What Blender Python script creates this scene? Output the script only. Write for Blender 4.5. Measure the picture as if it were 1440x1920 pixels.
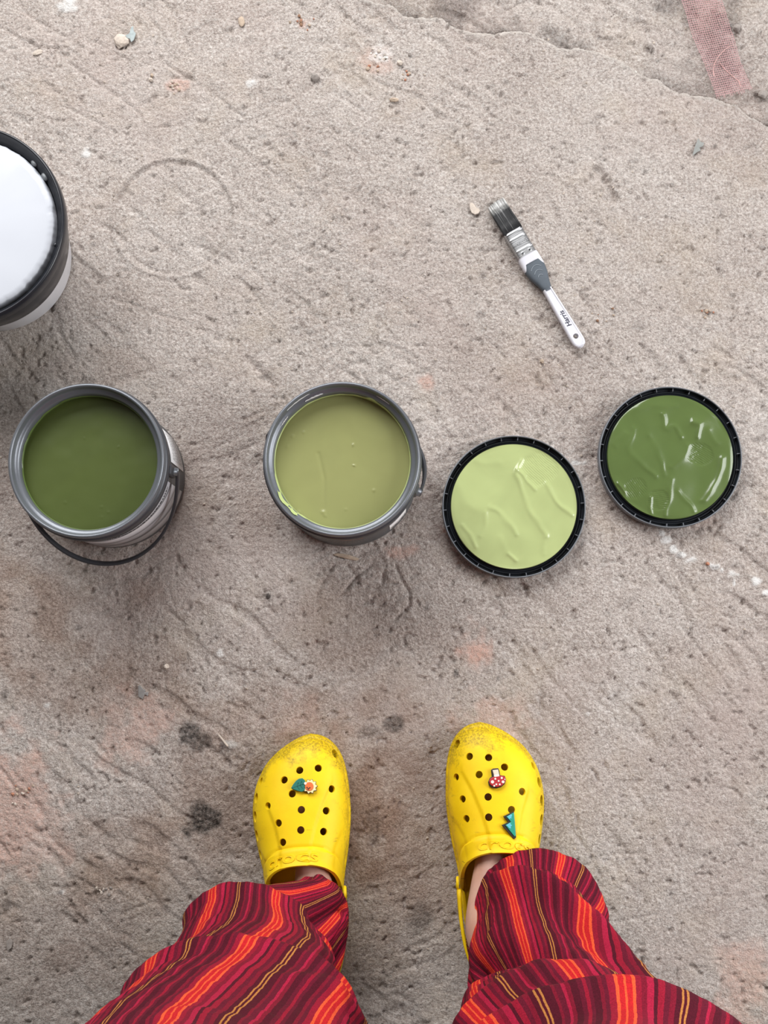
import bpy, bmesh, math, random
import numpy as np
from mathutils import Vector, Matrix

for o in list(bpy.data.objects): bpy.data.objects.remove(o, do_unlink=True)
scene = bpy.context.scene
COL = scene.collection
random.seed(7); rng = np.random.default_rng(7)

# ------------------------------------------------------------------ camera
W_, H_, F_ = 1440.0, 1920.0, 2270.0          # frame and focal length (pixels of the photograph)
CAM = np.array((0.0, 0.0, 1.5))              # phone held at chest height, 1.5 m over the slab
dn = np.array((26.0, -260.0, -F_)); dn /= np.linalg.norm(dn)     # straight down, in camera axes
zc = -dn
xc = np.array((1.0, 0, 0)) - zc * zc[0]; xc /= np.linalg.norm(xc)
yc = np.cross(zc, xc)
RW = np.stack((xc, yc, zc))                  # rows: world axes in camera axes -> camera-to-world
cd = bpy.data.cameras.new('camera'); cam = bpy.data.objects.new('camera', cd); COL.objects.link(cam)
cd.sensor_fit = 'VERTICAL'; cd.sensor_height = 24.0; cd.lens = 24.0 * F_ / H_
cd.clip_start = 0.02
m4 = Matrix([list(RW[i]) + [CAM[i]] for i in range(3)] + [[0, 0, 0, 1]])
cam.matrix_world = m4
scene.camera = cam

def at(u, v, z=0.0):
    """ground measurement: where a photographed point at height z stands, in metres"""
    d = RW @ np.array((u - W_ / 2, H_ / 2 - v, -F_))
    p = CAM + d * ((z - CAM[2]) / d[2])
    return p

# ------------------------------------------------------------------ world, lights, exposure
world = bpy.data.worlds.new('world'); scene.world = world; world.use_nodes = True
bg = world.node_tree.nodes['Background']
bg.inputs[0].default_value = (1.0, 0.93, 0.86, 1); bg.inputs[1].default_value = 0.12

def area(name, loc, target, sx, sy, energy, col=(1, 1, 1)):
    l = bpy.data.lights.new(name, 'AREA'); l.shape = 'RECTANGLE'; l.size = sx; l.size_y = sy
    l.energy = energy; l.color = col
    o = bpy.data.objects.new(name, l); COL.objects.link(o); o.location = loc
    o.rotation_euler = (Vector(target) - Vector(loc)).to_track_quat('-Z', 'Y').to_euler()
    return o
area('daylight_doorway', (1.85, 0.15, 1.15), (0.1, 0.0, 0), 1.2, 1.5, 41, (0.98, 0.985, 1.0))
area('daylight_window', (-0.6, 1.95, 1.45), (-0.15, 0.4, 0), 2.1, 1.4, 74, (0.99, 0.985, 0.985))

vs = scene.view_settings
vs.view_transform = 'Standard'; vs.look = 'None'; vs.gamma = 1.0; vs.use_curve_mapping = False
vs.exposure = 0.16

# ------------------------------------------------------------------ helpers
def lin(r, g, b, k=255.0):
    f = lambda c: c / 12.92 if c <= 0.04045 else ((c + 0.055) / 1.055) ** 2.4
    return (f(r / k), f(g / k), f(b / k), 1.0)

def new_mat(name):
    m = bpy.data.materials.new(name); m.use_nodes = True
    nt = m.node_tree; b = nt.nodes['Principled BSDF']
    return m, nt, b

def N(nt, t, **kw):
    n = nt.nodes.new(t)
    for k, v in kw.items():
        if k.startswith('i_'):
            key = k[2:]
            n.inputs[int(key) if key.isdigit() else key].default_value = v
        else: setattr(n, k, v)
    return n

def mixc(nt, fac, a, b, blend='MIX'):
    n = nt.nodes.new('ShaderNodeMix'); n.data_type = 'RGBA'; n.blend_type = blend
    for sock, val in ((n.inputs[0], fac), (n.inputs[6], a), (n.inputs[7], b)):
        if hasattr(val, 'is_output') or isinstance(val, bpy.types.NodeSocket): nt.links.new(val, sock)
        else: sock.default_value = val
    return n.outputs[2]

def math_(nt, op, a, b=0.0, c=0.0, clamp=False):
    n = nt.nodes.new('ShaderNodeMath'); n.operation = op; n.use_clamp = clamp
    for s, v in zip(n.inputs, (a, b, c)):
        if isinstance(v, bpy.types.NodeSocket): nt.links.new(v, s)
        else: s.default_value = v
    return n.outputs[0]

def ramp(nt, fac, stops, interp='LINEAR'):
    n = nt.nodes.new('ShaderNodeValToRGB'); cr = n.color_ramp; cr.interpolation = interp
    while len(cr.elements) > 1: cr.elements.remove(cr.elements[-1])
    cr.elements[0].position = stops[0][0]; cr.elements[0].color = stops[0][1]
    for p, c in stops[1:]:
        e = cr.elements.new(p); e.color = c
    nt.links.new(fac, n.inputs[0]); return n.outputs[0]

def g4(v): return (v, v, v, 1)

def simple(name, col, rough=0.5, metal=0.0, var=0.08, scale=60.0, bump=0.0, bscale=400.0, coat=0.0, spec=0.5):
    """a principled material with a little procedural variation"""
    m, nt, b = new_mat(name)
    tc = N(nt, 'ShaderNodeTexCoord')
    n = N(nt, 'ShaderNodeTexNoise'); n.inputs['Scale'].default_value = scale; n.inputs['Detail'].default_value = 4
    nt.links.new(tc.outputs['Object'], n.inputs['Vector'])
    dk = tuple(c * (1 - var) for c in col[:3]) + (1,); lt = tuple(min(1, c * (1 + var)) for c in col[:3]) + (1,)
    nt.links.new(ramp(nt, n.outputs[0], [(0.3, dk), (0.7, lt)]), b.inputs['Base Color'])
    b.inputs['Roughness'].default_value = rough; b.inputs['Metallic'].default_value = metal
    b.inputs['Coat Weight'].default_value = coat; b.inputs['Coat Roughness'].default_value = 0.08
    b.inputs['Specular IOR Level'].default_value = spec
    if bump > 0:
        n2 = N(nt, 'ShaderNodeTexNoise'); n2.inputs['Scale'].default_value = bscale; n2.inputs['Detail'].default_value = 5
        nt.links.new(tc.outputs['Object'], n2.inputs['Vector'])
        bp = N(nt, 'ShaderNodeBump'); bp.inputs['Strength'].default_value = bump; bp.inputs['Distance'].default_value = 0.001
        nt.links.new(n2.outputs[0], bp.inputs['Height']); nt.links.new(bp.outputs[0], b.inputs['Normal'])
    return m

def mesh(name, verts, faces, mat=None, parent=None, smooth=True):
    me = bpy.data.meshes.new(name)
    me.from_pydata([tuple(map(float, v)) for v in verts], [], [tuple(map(int, f)) for f in faces])
    me.validate(); me.update()
    o = bpy.data.objects.new(name, me); COL.objects.link(o)
    if mat: me.materials.append(mat)
    if smooth: me.shade_smooth()
    if parent: o.parent = parent
    return o

def tag(o, label=None, cat=None, group=None, kind=None):
    if label: o['label'] = label
    if cat: o['category'] = cat
    if group: o['group'] = group
    if kind: o['kind'] = kind
    return o

def thing(name, label, cat, loc=(0, 0, 0), rz=0.0, group=None):
    o = bpy.data.objects.new(name, None); COL.objects.link(o); o.empty_display_size = 0.03
    o.location = tuple(map(float, loc)); o.rotation_euler = (0, 0, rz)
    return tag(o, label, cat, group)

def grid_faces(nu, nv, cu=False, cv=False):
    f = []
    for i in range(nu if cu else nu - 1):
        for j in range(nv if cv else nv - 1):
            a = i * nv + j; b = ((i + 1) % nu) * nv + j
            c = ((i + 1) % nu) * nv + (j + 1) % nv; d = i * nv + (j + 1) % nv
            f.append((a, b, c, d))
    return f

def lathe(prof, n=96, a0=0.0, a1=None):
    full = a1 is None
    V = []
    m = n if full else n + 1
    for i in range(m):
        t = 2 * math.pi * i / n if full else a0 + (a1 - a0) * i / n
        c, s = math.cos(t), math.sin(t)
        for r, z in prof: V.append((r * c, r * s, z))
    return V, grid_faces(m, len(prof), cu=full)

def tube(pts, rad, n=8, cap=True, closed=False, flat=None):
    """swept tube; flat=(w,t,upvec) gives a flat strap section instead of a round one"""
    P = [Vector(p) for p in pts]; k = len(P); V = []; F = []
    rads = rad if hasattr(rad, '__len__') else [rad] * k
    nrm = None
    for i, p in enumerate(P):
        a = P[(i - 1) % k] if (closed or i > 0) else P[0]
        b = P[(i + 1) % k] if (closed or i < k - 1) else P[-1]
        t = (b - a).normalized()
        if nrm is None:
            nrm = t.orthogonal().normalized()
        nrm = (nrm - t * nrm.dot(t)).normalized()
        bn = t.cross(nrm)
        for j in range(n):
            an = 2 * math.pi * j / n
            V.append(p + (nrm * math.cos(an) + bn * math.sin(an)) * rads[i])
    F = grid_faces(k, n, cu=closed, cv=True)
    if cap and not closed:
        F.append(tuple(range(n))[::-1]); F.append(tuple((k - 1) * n + j for j in range(n)))
    return [tuple(v) for v in V], F

def strap(pts, outs, w, t):
    """flat strap: pts centre line, outs outward unit vectors, w width across, t thickness along outs"""
    P = [Vector(p) for p in pts]; k = len(P); V = []
    for i, p in enumerate(P):
        tg = (P[min(i + 1, k - 1)] - P[max(i - 1, 0)]).normalized()
        o = Vector(outs[i]); o = (o - tg * o.dot(tg)).normalized(); s = tg.cross(o)
        for (a, b) in ((-.5, -.3), (-.5, .3), (-.4, .5), (.4, .5), (.5, .3), (.5, -.3), (.4, -.5), (-.4, -.5)):
            V.append(tuple(p + s * (a * w) + o * (b * t)))
    F = grid_faces(k, 8, cv=True)
    F.append(tuple(range(8))[::-1]); F.append(tuple((k - 1) * 8 + j for j in range(8)))
    return V, F

def join(*parts):
    V, F = [], []
    for v, f in parts:
        n = len(V); V += list(v); F += [tuple(i + n for i in q) for q in f]
    return V, F

def box(cx, cy, cz, sx, sy, sz):
    V = [(cx + a * sx / 2, cy + b * sy / 2, cz + c * sz / 2) for a in (-1, 1) for b in (-1, 1) for c in (-1, 1)]
    return V, [(0, 1, 3, 2), (4, 6, 7, 5), (0, 4, 5, 1), (2, 3, 7, 6), (0, 2, 6, 4), (1, 5, 7, 3)]

def prism(outline, z0, z1):
    n = len(outline)
    V = [(x, y, z0) for x, y in outline] + [(x, y, z1) for x, y in outline]
    F = [tuple(range(n))[::-1], tuple(range(n, 2 * n))] + [(i, (i + 1) % n, n + (i + 1) % n, n + i) for i in range(n)]
    return V, F

def fix_normals(o):
    bm = bmesh.new(); bm.from_mesh(o.data); bmesh.ops.recalc_face_normals(bm, faces=bm.faces); bm.to_mesh(o.data); bm.free()

def bevel(o, w, seg=2, ang=35):
    md = o.modifiers.new('bevel', 'BEVEL'); md.width = w; md.segments = seg; md.limit_method = 'ANGLE'; md.angle_limit = math.radians(ang)

def bake(o):
    """apply an object's modifiers to its mesh"""
    dg = bpy.context.evaluated_depsgraph_get(); dg.update()
    me = bpy.data.meshes.new_from_object(o.evaluated_get(dg))
    old = o.data; o.modifiers.clear(); o.data = me; me.name = old.name
    bpy.data.meshes.remove(old)

def boolean(o, cut):
    fix_normals(cut); cut.parent = o.parent
    md = o.modifiers.new('cut', 'BOOLEAN'); md.object = cut; md.operation = 'DIFFERENCE'; md.solver = 'EXACT'
    bake(o); d = cut.data; bpy.data.objects.remove(cut); bpy.data.meshes.remove(d)

def text_mesh(body, size, shear=0.0, offset=0.0):
    c = bpy.data.curves.new('t', 'FONT'); c.body = body; c.size = size; c.align_x = 'CENTER'; c.align_y = 'CENTER'
    c.shear = shear; c.offset = offset; c.resolution_u = 3
    o = bpy.data.objects.new('t', c); COL.objects.link(o)
    dg = bpy.context.evaluated_depsgraph_get(); me = bpy.data.meshes.new_from_object(o.evaluated_get(dg))
    V = [tuple(v.co) for v in me.vertices]; F = [tuple(p.vertices) for p in me.polygons]
    bpy.data.objects.remove(o); bpy.data.curves.remove(c); bpy.data.meshes.remove(me)
    return V, F

def extrude_flat(V, F, h):
    """flat mesh -> closed slab of thickness h (top at +h)"""
    n = len(V); from collections import Counter
    ec = Counter()
    for f in F:
        for i in range(len(f)): ec[(f[i], f[(i + 1) % len(f)])] += 1
    V2 = [(x, y, z) for x, y, z in V] + [(x, y, z + h) for x, y, z in V]
    F2 = [tuple(i + n for i in f) for f in F] + [tuple(f[::-1]) for f in F]
    for (a, b) in ec:
        if (b, a) not in ec: F2.append((a, b, b + n, a + n))
    return V2, F2

# numpy noise and ridge fields
_TB = {}
def vnoise(x, y, seed):
    if seed not in _TB: _TB[seed] = np.random.default_rng(seed).random((256, 256))
    T = _TB[seed]
    xi = np.floor(x).astype(int); yi = np.floor(y).astype(int); fx = x - xi; fy = y - yi
    fx = fx * fx * (3 - 2 * fx); fy = fy * fy * (3 - 2 * fy)
    g = lambda a, b: T[a % 256, b % 256]
    return (g(xi, yi) * (1 - fx) + g(xi + 1, yi) * fx) * (1 - fy) + (g(xi, yi + 1) * (1 - fx) + g(xi + 1, yi + 1) * fx) * fy
def fbm(x, y, f, seed, octv=3):
    s = 0; a = 1.0; t = 0
    for k in range(octv):
        s = s + a * vnoise(x * f + 17.3 * k, y * f + 5.1 * k, seed + k); t += a; a *= 0.5; f *= 2.03
    return s / t
def sstep(a, b, x):
    t = np.clip((x - a) / (b - a), 0, 1); return t * t * (3 - 2 * t)
def spl(P, n):
    """Catmull-Rom through points"""
    P = [np.array(p, float) for p in P]; o = []
    for i in range(len(P) - 1):
        a = P[i - 1] if i else 2 * P[0] - P[1]; b = P[i]; c = P[i + 1]; d = P[i + 2] if i + 2 < len(P) else 2 * P[-1] - P[-2]
        for k in range(n):
            t = k / n; o.append(.5 * ((2 * b) + (c - a) * t + (2 * a - 5 * b + 4 * c - d) * t * t + (3 * b - a - 3 * c + d) * t ** 3))
    o.append(P[-1]); return np.array(o)
def pdist(x, y, P):
    """distance to a polyline"""
    d = np.full(np.shape(x), 1e9)
    for (ax, ay), (bx, by) in zip(P[:-1], P[1:]):
        vx, vy = bx - ax, by - ay; L = vx * vx + vy * vy + 1e-12
        t = np.clip(((x - ax) * vx + (y - ay) * vy) / L, 0, 1)
        d = np.minimum(d, np.hypot(x - ax - t * vx, y - ay - t * vy))
    return d

# ================================================================== floor
def axis(lo, hi, step, far):
    a = np.arange(lo, hi, step); out = []
    s = step; p = a[-1]
    while p < far: s = min(s * 1.25, 0.25); p += s; out.append(p)
    inn = []; s = step; p = a[0]
    while p > -far: s = min(s * 1.25, 0.25); p -= s; inn.append(p)
    return np.array(inn[::-1] + list(a) + out)
STEP = 0.0018
fx_ = axis(-0.56, 0.52, STEP, 3.4); fy_ = axis(-0.56, 0.90, STEP, 3.4)
X, Y = np.meshgrid(fx_, fy_, indexing='ij')
px = lambda pts: [tuple(at(u, v)[:2]) for u, v in pts]

near = (np.abs(X) < 1.5) & (np.abs(Y) < 1.8)
Hh = 0.0035 * (fbm(X, Y, 5, 1) - .5) + 0.0026 * (fbm(X, Y, 22, 11) - .5) + 0.0020 * (fbm(X, Y, 85, 21) - .5) + 0.0014 * (fbm(X, Y, 230, 31, 2) - .5)
# trowel drag marks, running down to the right
for k, (ang, sd, amp) in enumerate(((-36, 41, .0021), (-56, 51, .0016), (25, 61, .0012))):
    c, s = math.cos(math.radians(ang)), math.sin(math.radians(ang))
    WX = X + .03 * (fbm(X, Y, 9, sd + 3, 2) - .5); WY = Y + .03 * (fbm(X, Y, 9, sd + 5, 2) - .5)
    U = WX * c + WY * s; V = -WX * s + WY * c
    n = fbm(U * 0.22, V, 75, sd, 2)
    msk = sstep(.45, .62, fbm(X, Y, 4.0, sd + 7, 2))
    Hh -= amp * sstep(.60, .74, n) * msk
# small pits
pit = fbm(X, Y, 120, 71, 2); Hh -= 0.0028 * sstep(.73, .83, pit)
# broken ledge across the top right: the slab beyond it lies lower and rougher
crk = [(560, -60), (640, -22), (690, 0), (735, 12), (755, 30), (780, 33), (830, 32), (845, 45), (880, 65), (905, 63), (950, 58), (985, 58), (1010, 70), (1050, 88),
       (1075, 91), (1100, 97), (1140, 103), (1180, 125), (1205, 140), (1230, 150), (1270, 175), (1310, 184), (1345, 190), (1380, 198), (1440, 240), (1600, 330), (2400, 700)]
C = np.array(px(crk)); yk = np.interp(X, C[:, 0], C[:, 1], left=2.5)
yk = np.where(X < C[0, 0], C[0, 1] + (C[0, 0] - X) * 1.2, yk)
dd = Y - yk + 0.012 * (fbm(X, Y, 55, 81, 3) - .5)
low = sstep(0.0, 0.003, dd)
Hh += low * (-0.0125 + 0.005 * sstep(0, .12, dd) - .006 * np.exp(-((dd - .004) / .003) ** 2) * sstep(.45, .55, fbm(X, Y, 14, 97, 2)) + 0.017 * (fbm(X, Y, 15, 91, 3) - .5) + 0.006 * (fbm(X, Y, 60, 95, 2) - .5))
lipm = np.exp(-((dd + 0.0015) / 0.0022) ** 2)
Hh += 0.0010 * lipm
def groove(pts, w, amp):
    global Hh
    P = px(pts); d = pdist(X, Y, P); Hh = Hh - amp * np.exp(-(d / w) ** 2)
def step_edge(pts, w, amp):
    """shallow flake edge: raised on one side of a curve"""
    global Hh
    P = px(pts); d = pdist(X, Y, P); Hh = Hh + amp * np.exp(-d / w) * np.where(fbm(X, Y, 60, 5) > .0, 1, 0)
# imprint of a tub: two faint rings
for (u, v, r) in ((325, 408, .079), (700, 760, .085)):
    q = at(u, v); R_ = np.hypot(X - q[0], Y - q[1]); wv = sstep(.35, .6, fbm(X, Y, 18, 120 + u, 2))
    Hh += (0.0022 * np.exp(-((R_ - r) / .0022) ** 2) - 0.0018 * np.exp(-((R_ - r + .006) / .003) ** 2)) * (0.4 + .6 * wv) * (1.0 if u < 600 else .45)
for pts, w, a in (([(1118, 318), (1140, 345), (1152, 372)], .0045, .007), ([(1135, 375), (1150, 380)], .004, .003),
                  ([(470, 680), (500, 712), (512, 722)], .005, .004), ([(742, 1060), (752, 1085), (768, 1112), (768, 1135), (742, 1160)], .0018, .0030),
                  ([(625, 1060), (600, 1100), (592, 1130)], .002, .002), ([(650, 1062), (668, 1080), (650, 1105)], .0025, .0025),
                  ([(695, 1060), (660, 1090), (640, 1115)], .002, .002), ([(720, 1070), (716, 1095)], .002, .002),
                  ([(40, 20), (130, 75)], .002, .002), ([(130, 118), (232, 190), (260, 210)], .002, .0022), ([(420, 262), (520, 330)], .003, .0016),
                  ([(310, 120), (400, 175), (455, 220)], .002, .002), ([(120, 200), (220, 250)], .002, .0016), ([(1070, 1215), (1150, 1220), (1230, 1210)], .002, .0012),
                  ([(1310, 1215), (1345, 1260), (1365, 1290)], .0015, .0016), ([(210, 560), (330, 600), (430, 640)], .003, .0014), ([(60, 700), (110, 690)], .003, .0016),
                  ([(1065, 1640), (1130, 1605), (1210, 1600)], .002, .0012), ([(0, 1440), (30, 1480), (60, 1510)], .002, .002), ([(1150, 1730), (1230, 1715)], .002, .0015)):
    groove(pts, w, a)
# marks with a shape of their own: R pink plaster dust, G dark oil spots, B white filler
mk = np.zeros(X.shape + (4,)); mk[..., 3] = 1
def blot(ch, u, v, ru, rv, s, sd, rag=.9, f=45):
    q = at(u, v); a = ru / 1510; b = rv / 1510
    r = np.hypot((X - q[0]) / a, (Y - q[1]) / b) + rag * (fbm(X, Y, f, sd, 4) - .5) * 2
    mk[..., ch] = np.maximum(mk[..., ch], s * sstep(1.15, .45, r))
for i, a in enumerate(((0, 885, 1222, 34, 48, .95), (0, 790, 714, 24, 22, .8), (0, 10, 1500, 90, 130, .65), (0, 250, 1375, 70, 70, .5), (0, 1385, 1850, 60, 70, .5), (0, 930, 1372, 80, 60, .45),
                       (0, 745, 1032, 40, 14, .6), (0, 60, 1580, 80, 80, .4), (0, 1300, 960, 60, 30, .2), (0, 560, 1350, 90, 60, .25), (0, 330, 160, 25, 15, .6), (0, 565, 42, 26, 20, .8), (0, 700, 115, 40, 30, .35))):
    blot(*a, 200 + i)
for i, a in enumerate(((1, 381, 1543, 34, 36, 1.0), (1, 362, 1372, 22, 30, .95), (1, 380, 1390, 30, 18, .85), (1, 735, 1360, 24, 14, .75), (1, 690, 1375, 30, 18, .5), (1, 790, 1722, 28, 28, .55), (1, 10, 1305, 12, 14, .7),
                       (1, 502, 1118, 9, 9, .95), (1, 800, 1140, 8, 8, .6), (1, 855, 1262, 5, 8, .9), (1, 935, 1272, 7, 7, .6), (1, 700, 1560, 14, 40, .4), (1, 148, 1178, 12, 10, .5), (1, 420, 1400, 20, 12, .5), (1, 15, 1700, 14, 12, .6),
                       (1, 165, 715, 22, 14, .4), (1, 500, 705, 18, 10, .5), (1, 900, 590, 10, 10, .4), (1, 905, 518, 8, 10, .6), (1, 1200, 610, 18, 10, .3), (1, 1345, 70, 60, 110, .55))):
    blot(*a, 240 + i)
for i, a in enumerate(((2, 1241, 1000, 8, 8, 1), (2, 1250, 1013, 10, 7, 1), (2, 1262, 1029, 10, 8, 1), (2, 1279, 1041, 10, 5, 1), (2, 1297, 1049, 12, 6, 1), (2, 1341, 1062, 11, 6, 1), (2, 1353, 1069, 4, 4, 1), (2, 1372, 1075, 10, 10, 1),
                       (2, 1376, 1090, 3, 8, 1), (2, 1415, 1090, 11, 10, 1), (2, 1436, 1111, 9, 5, 1), (2, 163, 286, 10, 10, .9), (2, 130, 12, 22, 16, .8), (2, 710, 100, 24, 16, .55), (2, 470, 155, 12, 8, .7), (2, 1085, 868, 14, 5, .8), (2, 1102, 1340, 6, 6, .6),
                       (2, 413, 1225, 9, 8, .8), (2, 430, 1395, 16, 9, .5), (2, 88, 1323, 7, 6, .6), (2, 115, 1672, 8, 5, .6), (2, 60, 850, 30, 30, .1))):
    blot(*a, 280 + i, .8, 140)
Hh += 0.0012 * mk[..., 2] - 0.0004 * mk[..., 1]
# ragged brown patches: floor grime plus shade painted into the colour
dirt_shade = np.zeros(X.shape)
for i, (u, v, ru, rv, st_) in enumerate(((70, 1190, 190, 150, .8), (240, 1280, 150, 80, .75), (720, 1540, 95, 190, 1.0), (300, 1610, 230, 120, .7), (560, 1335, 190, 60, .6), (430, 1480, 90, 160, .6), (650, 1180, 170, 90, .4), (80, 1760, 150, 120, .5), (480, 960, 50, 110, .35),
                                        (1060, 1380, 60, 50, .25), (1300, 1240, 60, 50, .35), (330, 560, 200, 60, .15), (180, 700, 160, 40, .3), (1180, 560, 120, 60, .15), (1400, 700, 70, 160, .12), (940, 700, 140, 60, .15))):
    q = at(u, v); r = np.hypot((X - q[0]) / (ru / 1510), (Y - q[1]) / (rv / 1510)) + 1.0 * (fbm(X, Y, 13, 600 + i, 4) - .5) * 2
    dirt_shade = np.maximum(dirt_shade, st_ * sstep(1.25, .4, r))
dirt_shade *= .55 + .45 * sstep(.35, .6, fbm(X, Y, 30, 640, 4))
mk[..., 3] = np.clip(lipm * .9, 0, 1)
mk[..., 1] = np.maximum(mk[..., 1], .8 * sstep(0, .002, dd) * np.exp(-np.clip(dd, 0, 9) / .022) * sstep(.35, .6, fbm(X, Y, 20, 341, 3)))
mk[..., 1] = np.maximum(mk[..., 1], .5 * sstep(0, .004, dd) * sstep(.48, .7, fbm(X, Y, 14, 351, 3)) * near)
Hh = np.where(near, Hh, 0.003 * (fbm(X, Y, 5, 1) - .5))
Hh -= np.median(Hh)

nx, ny = X.shape
co = np.stack((X, Y, Hh), -1).reshape(-1, 3).astype(np.float32)
ii, jj = np.meshgrid(np.arange(nx - 1), np.arange(ny - 1), indexing='ij')
a = (ii * ny + jj).ravel(); quads = np.stack((a, a + ny, a + ny + 1, a + 1), 1).astype(np.int32)
fm = bpy.data.meshes.new('floor'); fm.vertices.add(len(co)); fm.vertices.foreach_set('co', co.ravel())
fm.loops.add(quads.size); fm.loops.foreach_set('vertex_index', quads.ravel())
fm.polygons.add(len(quads)); fm.polygons.foreach_set('loop_start', np.arange(0, quads.size, 4, dtype=np.int32))
fm.update(calc_edges=True); fm.validate()
at_ = fm.attributes.new('marks', 'FLOAT_COLOR', 'POINT'); at_.data.foreach_set('color', mk.reshape(-1).astype(np.float32))
ad_ = fm.attributes.new('dirt_shade', 'FLOAT', 'POINT'); ad_.data.foreach_set('value', dirt_shade.reshape(-1).astype(np.float32))
fm.shade_smooth()
floor = bpy.data.objects.new('floor', fm); COL.objects.link(floor)
tag(floor, 'rough dusty grey concrete slab with chipped ledge at the top', kind='structure')

def fh(x, y):
    i = np.clip(np.searchsorted(fx_, x) - 1, 0, nx - 2); j = np.clip(np.searchsorted(fy_, y) - 1, 0, ny - 2)
    return float(Hh[i:i + 2, j:j + 2].mean())

def mat_concrete():
    m, nt, b = new_mat('concrete')
    tc = N(nt, 'ShaderNodeTexCoord'); ob = tc.outputs['Object']
    def noise(sc, det=6, rough=.6, src=ob):
        n = N(nt, 'ShaderNodeTexNoise'); n.inputs['Scale'].default_value = sc; n.inputs['Detail'].default_value = det; n.inputs['Roughness'].default_value = rough
        nt.links.new(src, n.inputs['Vector']); return n.outputs[0]
    base = ramp(nt, noise(5, 8, .62), [(.30, lin(160, 145, 137)), (.46, lin(188, 176, 168)), (.60, lin(202, 192, 185)), (.78, lin(218, 212, 207))])
    grain = ramp(nt, noise(300, 6, .7), [(.32, lin(92, 80, 74)), (.47, lin(190, 178, 170)), (.62, lin(238, 233, 228))])
    c = mixc(nt, .55, base, grain)
    c = mixc(nt, .40, c, ramp(nt, noise(60, 7, .72), [(.34, g4(.55)), (.46, g4(.95)), (.62, g4(1.12))]), 'MULTIPLY')
    fine = ramp(nt, noise(850, 3, .6), [(.32, g4(.62)), (.5, g4(1)), (.72, g4(1.22))])
    c = mixc(nt, .7, c, fine, 'MULTIPLY')
    # ochre dust, pinkish cement haze, soot flecks
    oc = ramp(nt, noise(9, 5, .6), [(.52, g4(0)), (.72, g4(.28))]); c = mixc(nt, oc, c, lin(190, 170, 144))
    pk = ramp(nt, noise(3.4, 4, .6), [(.5, g4(0)), (.75, g4(.5))]); c = mixc(nt, pk, c, lin(192, 172, 164))
    vo = N(nt, 'ShaderNodeTexVoronoi'); vo.inputs['Scale'].default_value = 95; nt.links.new(ob, vo.inputs['Vector'])
    fl = ramp(nt, vo.outputs['Distance'], [(.05, g4(1)), (.16, g4(0))])
    fl2 = math_(nt, 'MULTIPLY', fl, ramp(nt, noise(30, 2), [(.56, g4(0)), (.64, g4(.75))])); c = mixc(nt, fl2, c, lin(82, 72, 66))
    vo2 = N(nt, 'ShaderNodeTexVoronoi'); vo2.inputs['Scale'].default_value = 70; nt.links.new(ob, vo2.inputs['Vector'])
    f3 = math_(nt, 'MULTIPLY', ramp(nt, vo2.outputs['Distance'], [(.05, g4(1)), (.15, g4(0))]), ramp(nt, noise(22, 2), [(.58, g4(0)), (.66, g4(.8))])); c = mixc(nt, f3, c, lin(232, 226, 220))
    mkn = N(nt, 'ShaderNodeAttribute'); mkn.attribute_name = 'marks'
    sp = N(nt, 'ShaderNodeSeparateColor'); nt.links.new(mkn.outputs['Color'], sp.inputs[0])
    dn_ = N(nt, 'ShaderNodeAttribute'); dn_.attribute_name = 'dirt_shade'
    c = mixc(nt, math_(nt, 'MULTIPLY', dn_.outputs['Fac'], .80), c, mixc(nt, 1.0, c, lin(196, 172, 156), 'MULTIPLY'))  # browner slab where the mask holds grime and painted-in shade
    rag = ramp(nt, noise(260, 4, .7), [(.3, g4(.35)), (.62, g4(1))])
    c = mixc(nt, math_(nt, 'MULTIPLY', sp.outputs[0], rag), c, lin(222, 180, 164))
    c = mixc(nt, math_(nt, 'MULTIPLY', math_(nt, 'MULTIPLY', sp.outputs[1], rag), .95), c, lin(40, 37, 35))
    c = mixc(nt, math_(nt, 'MULTIPLY', mkn.outputs['Alpha'], .6), c, lin(222, 215, 207))
    wr = math_(nt, 'MULTIPLY', sp.outputs[2], ramp(nt, noise(330, 3, .6), [(.30, g4(.5)), (.42, g4(1))])); c = mixc(nt, wr, c, lin(240, 238, 235))
    nt.links.new(c, b.inputs['Base Color']); b.inputs['Roughness'].default_value = .93; b.inputs['Specular IOR Level'].default_value = .2
    h = math_(nt, 'ADD', math_(nt, 'MULTIPLY', noise(520, 5, .7), 1.0), math_(nt, 'MULTIPLY', noise(190, 5, .65), 1.7))
    bp = N(nt, 'ShaderNodeBump'); bp.inputs['Strength'].default_value = 1.0; bp.inputs['Distance'].default_value = .0024
    nt.links.new(h, bp.inputs['Height']); nt.links.new(bp.outputs[0], b.inputs['Normal'])
    return m
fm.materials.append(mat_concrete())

# ================================================================== shared materials
M = {}
M['rim_grey'] = simple('grey_satin_plastic', lin(112, 116, 122), .32, .35, .06, 40, .08, 300)
M['rim_dark'] = simple('dark_grey_plastic', lin(66, 68, 73), .38, .2, .06, 40, .08, 300)
M['inner_grey'] = simple('inner_wall_grey', lin(120, 124, 128), .38, .2, .1, 50, .1, 200)
M['lid_black'] = simple('black_blue_plastic', lin(30, 34, 40), .36, 0, .15, 50, .12, 300)
M['lid_edge'] = simple('grey_lid_edge', lin(108, 112, 118), .4, .1, .1, 60)
M['tub_black'] = simple('gloss_black_plastic', lin(34, 36, 42), .28, 0, .1, 40)
M['white_plastic'] = simple('white_plastic', lin(226, 226, 230), .35, 0, .03, 60)
M['charcoal'] = simple('charcoal_print', lin(84, 86, 89), .45, .1, .07, 60)
M['white_print'] = simple('white_sticker_paper', lin(232, 231, 232), .5, 0, .03, 60)
M['ink'] = simple('black_ink', lin(24, 24, 30), .5, 0, .05, 60)

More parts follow.
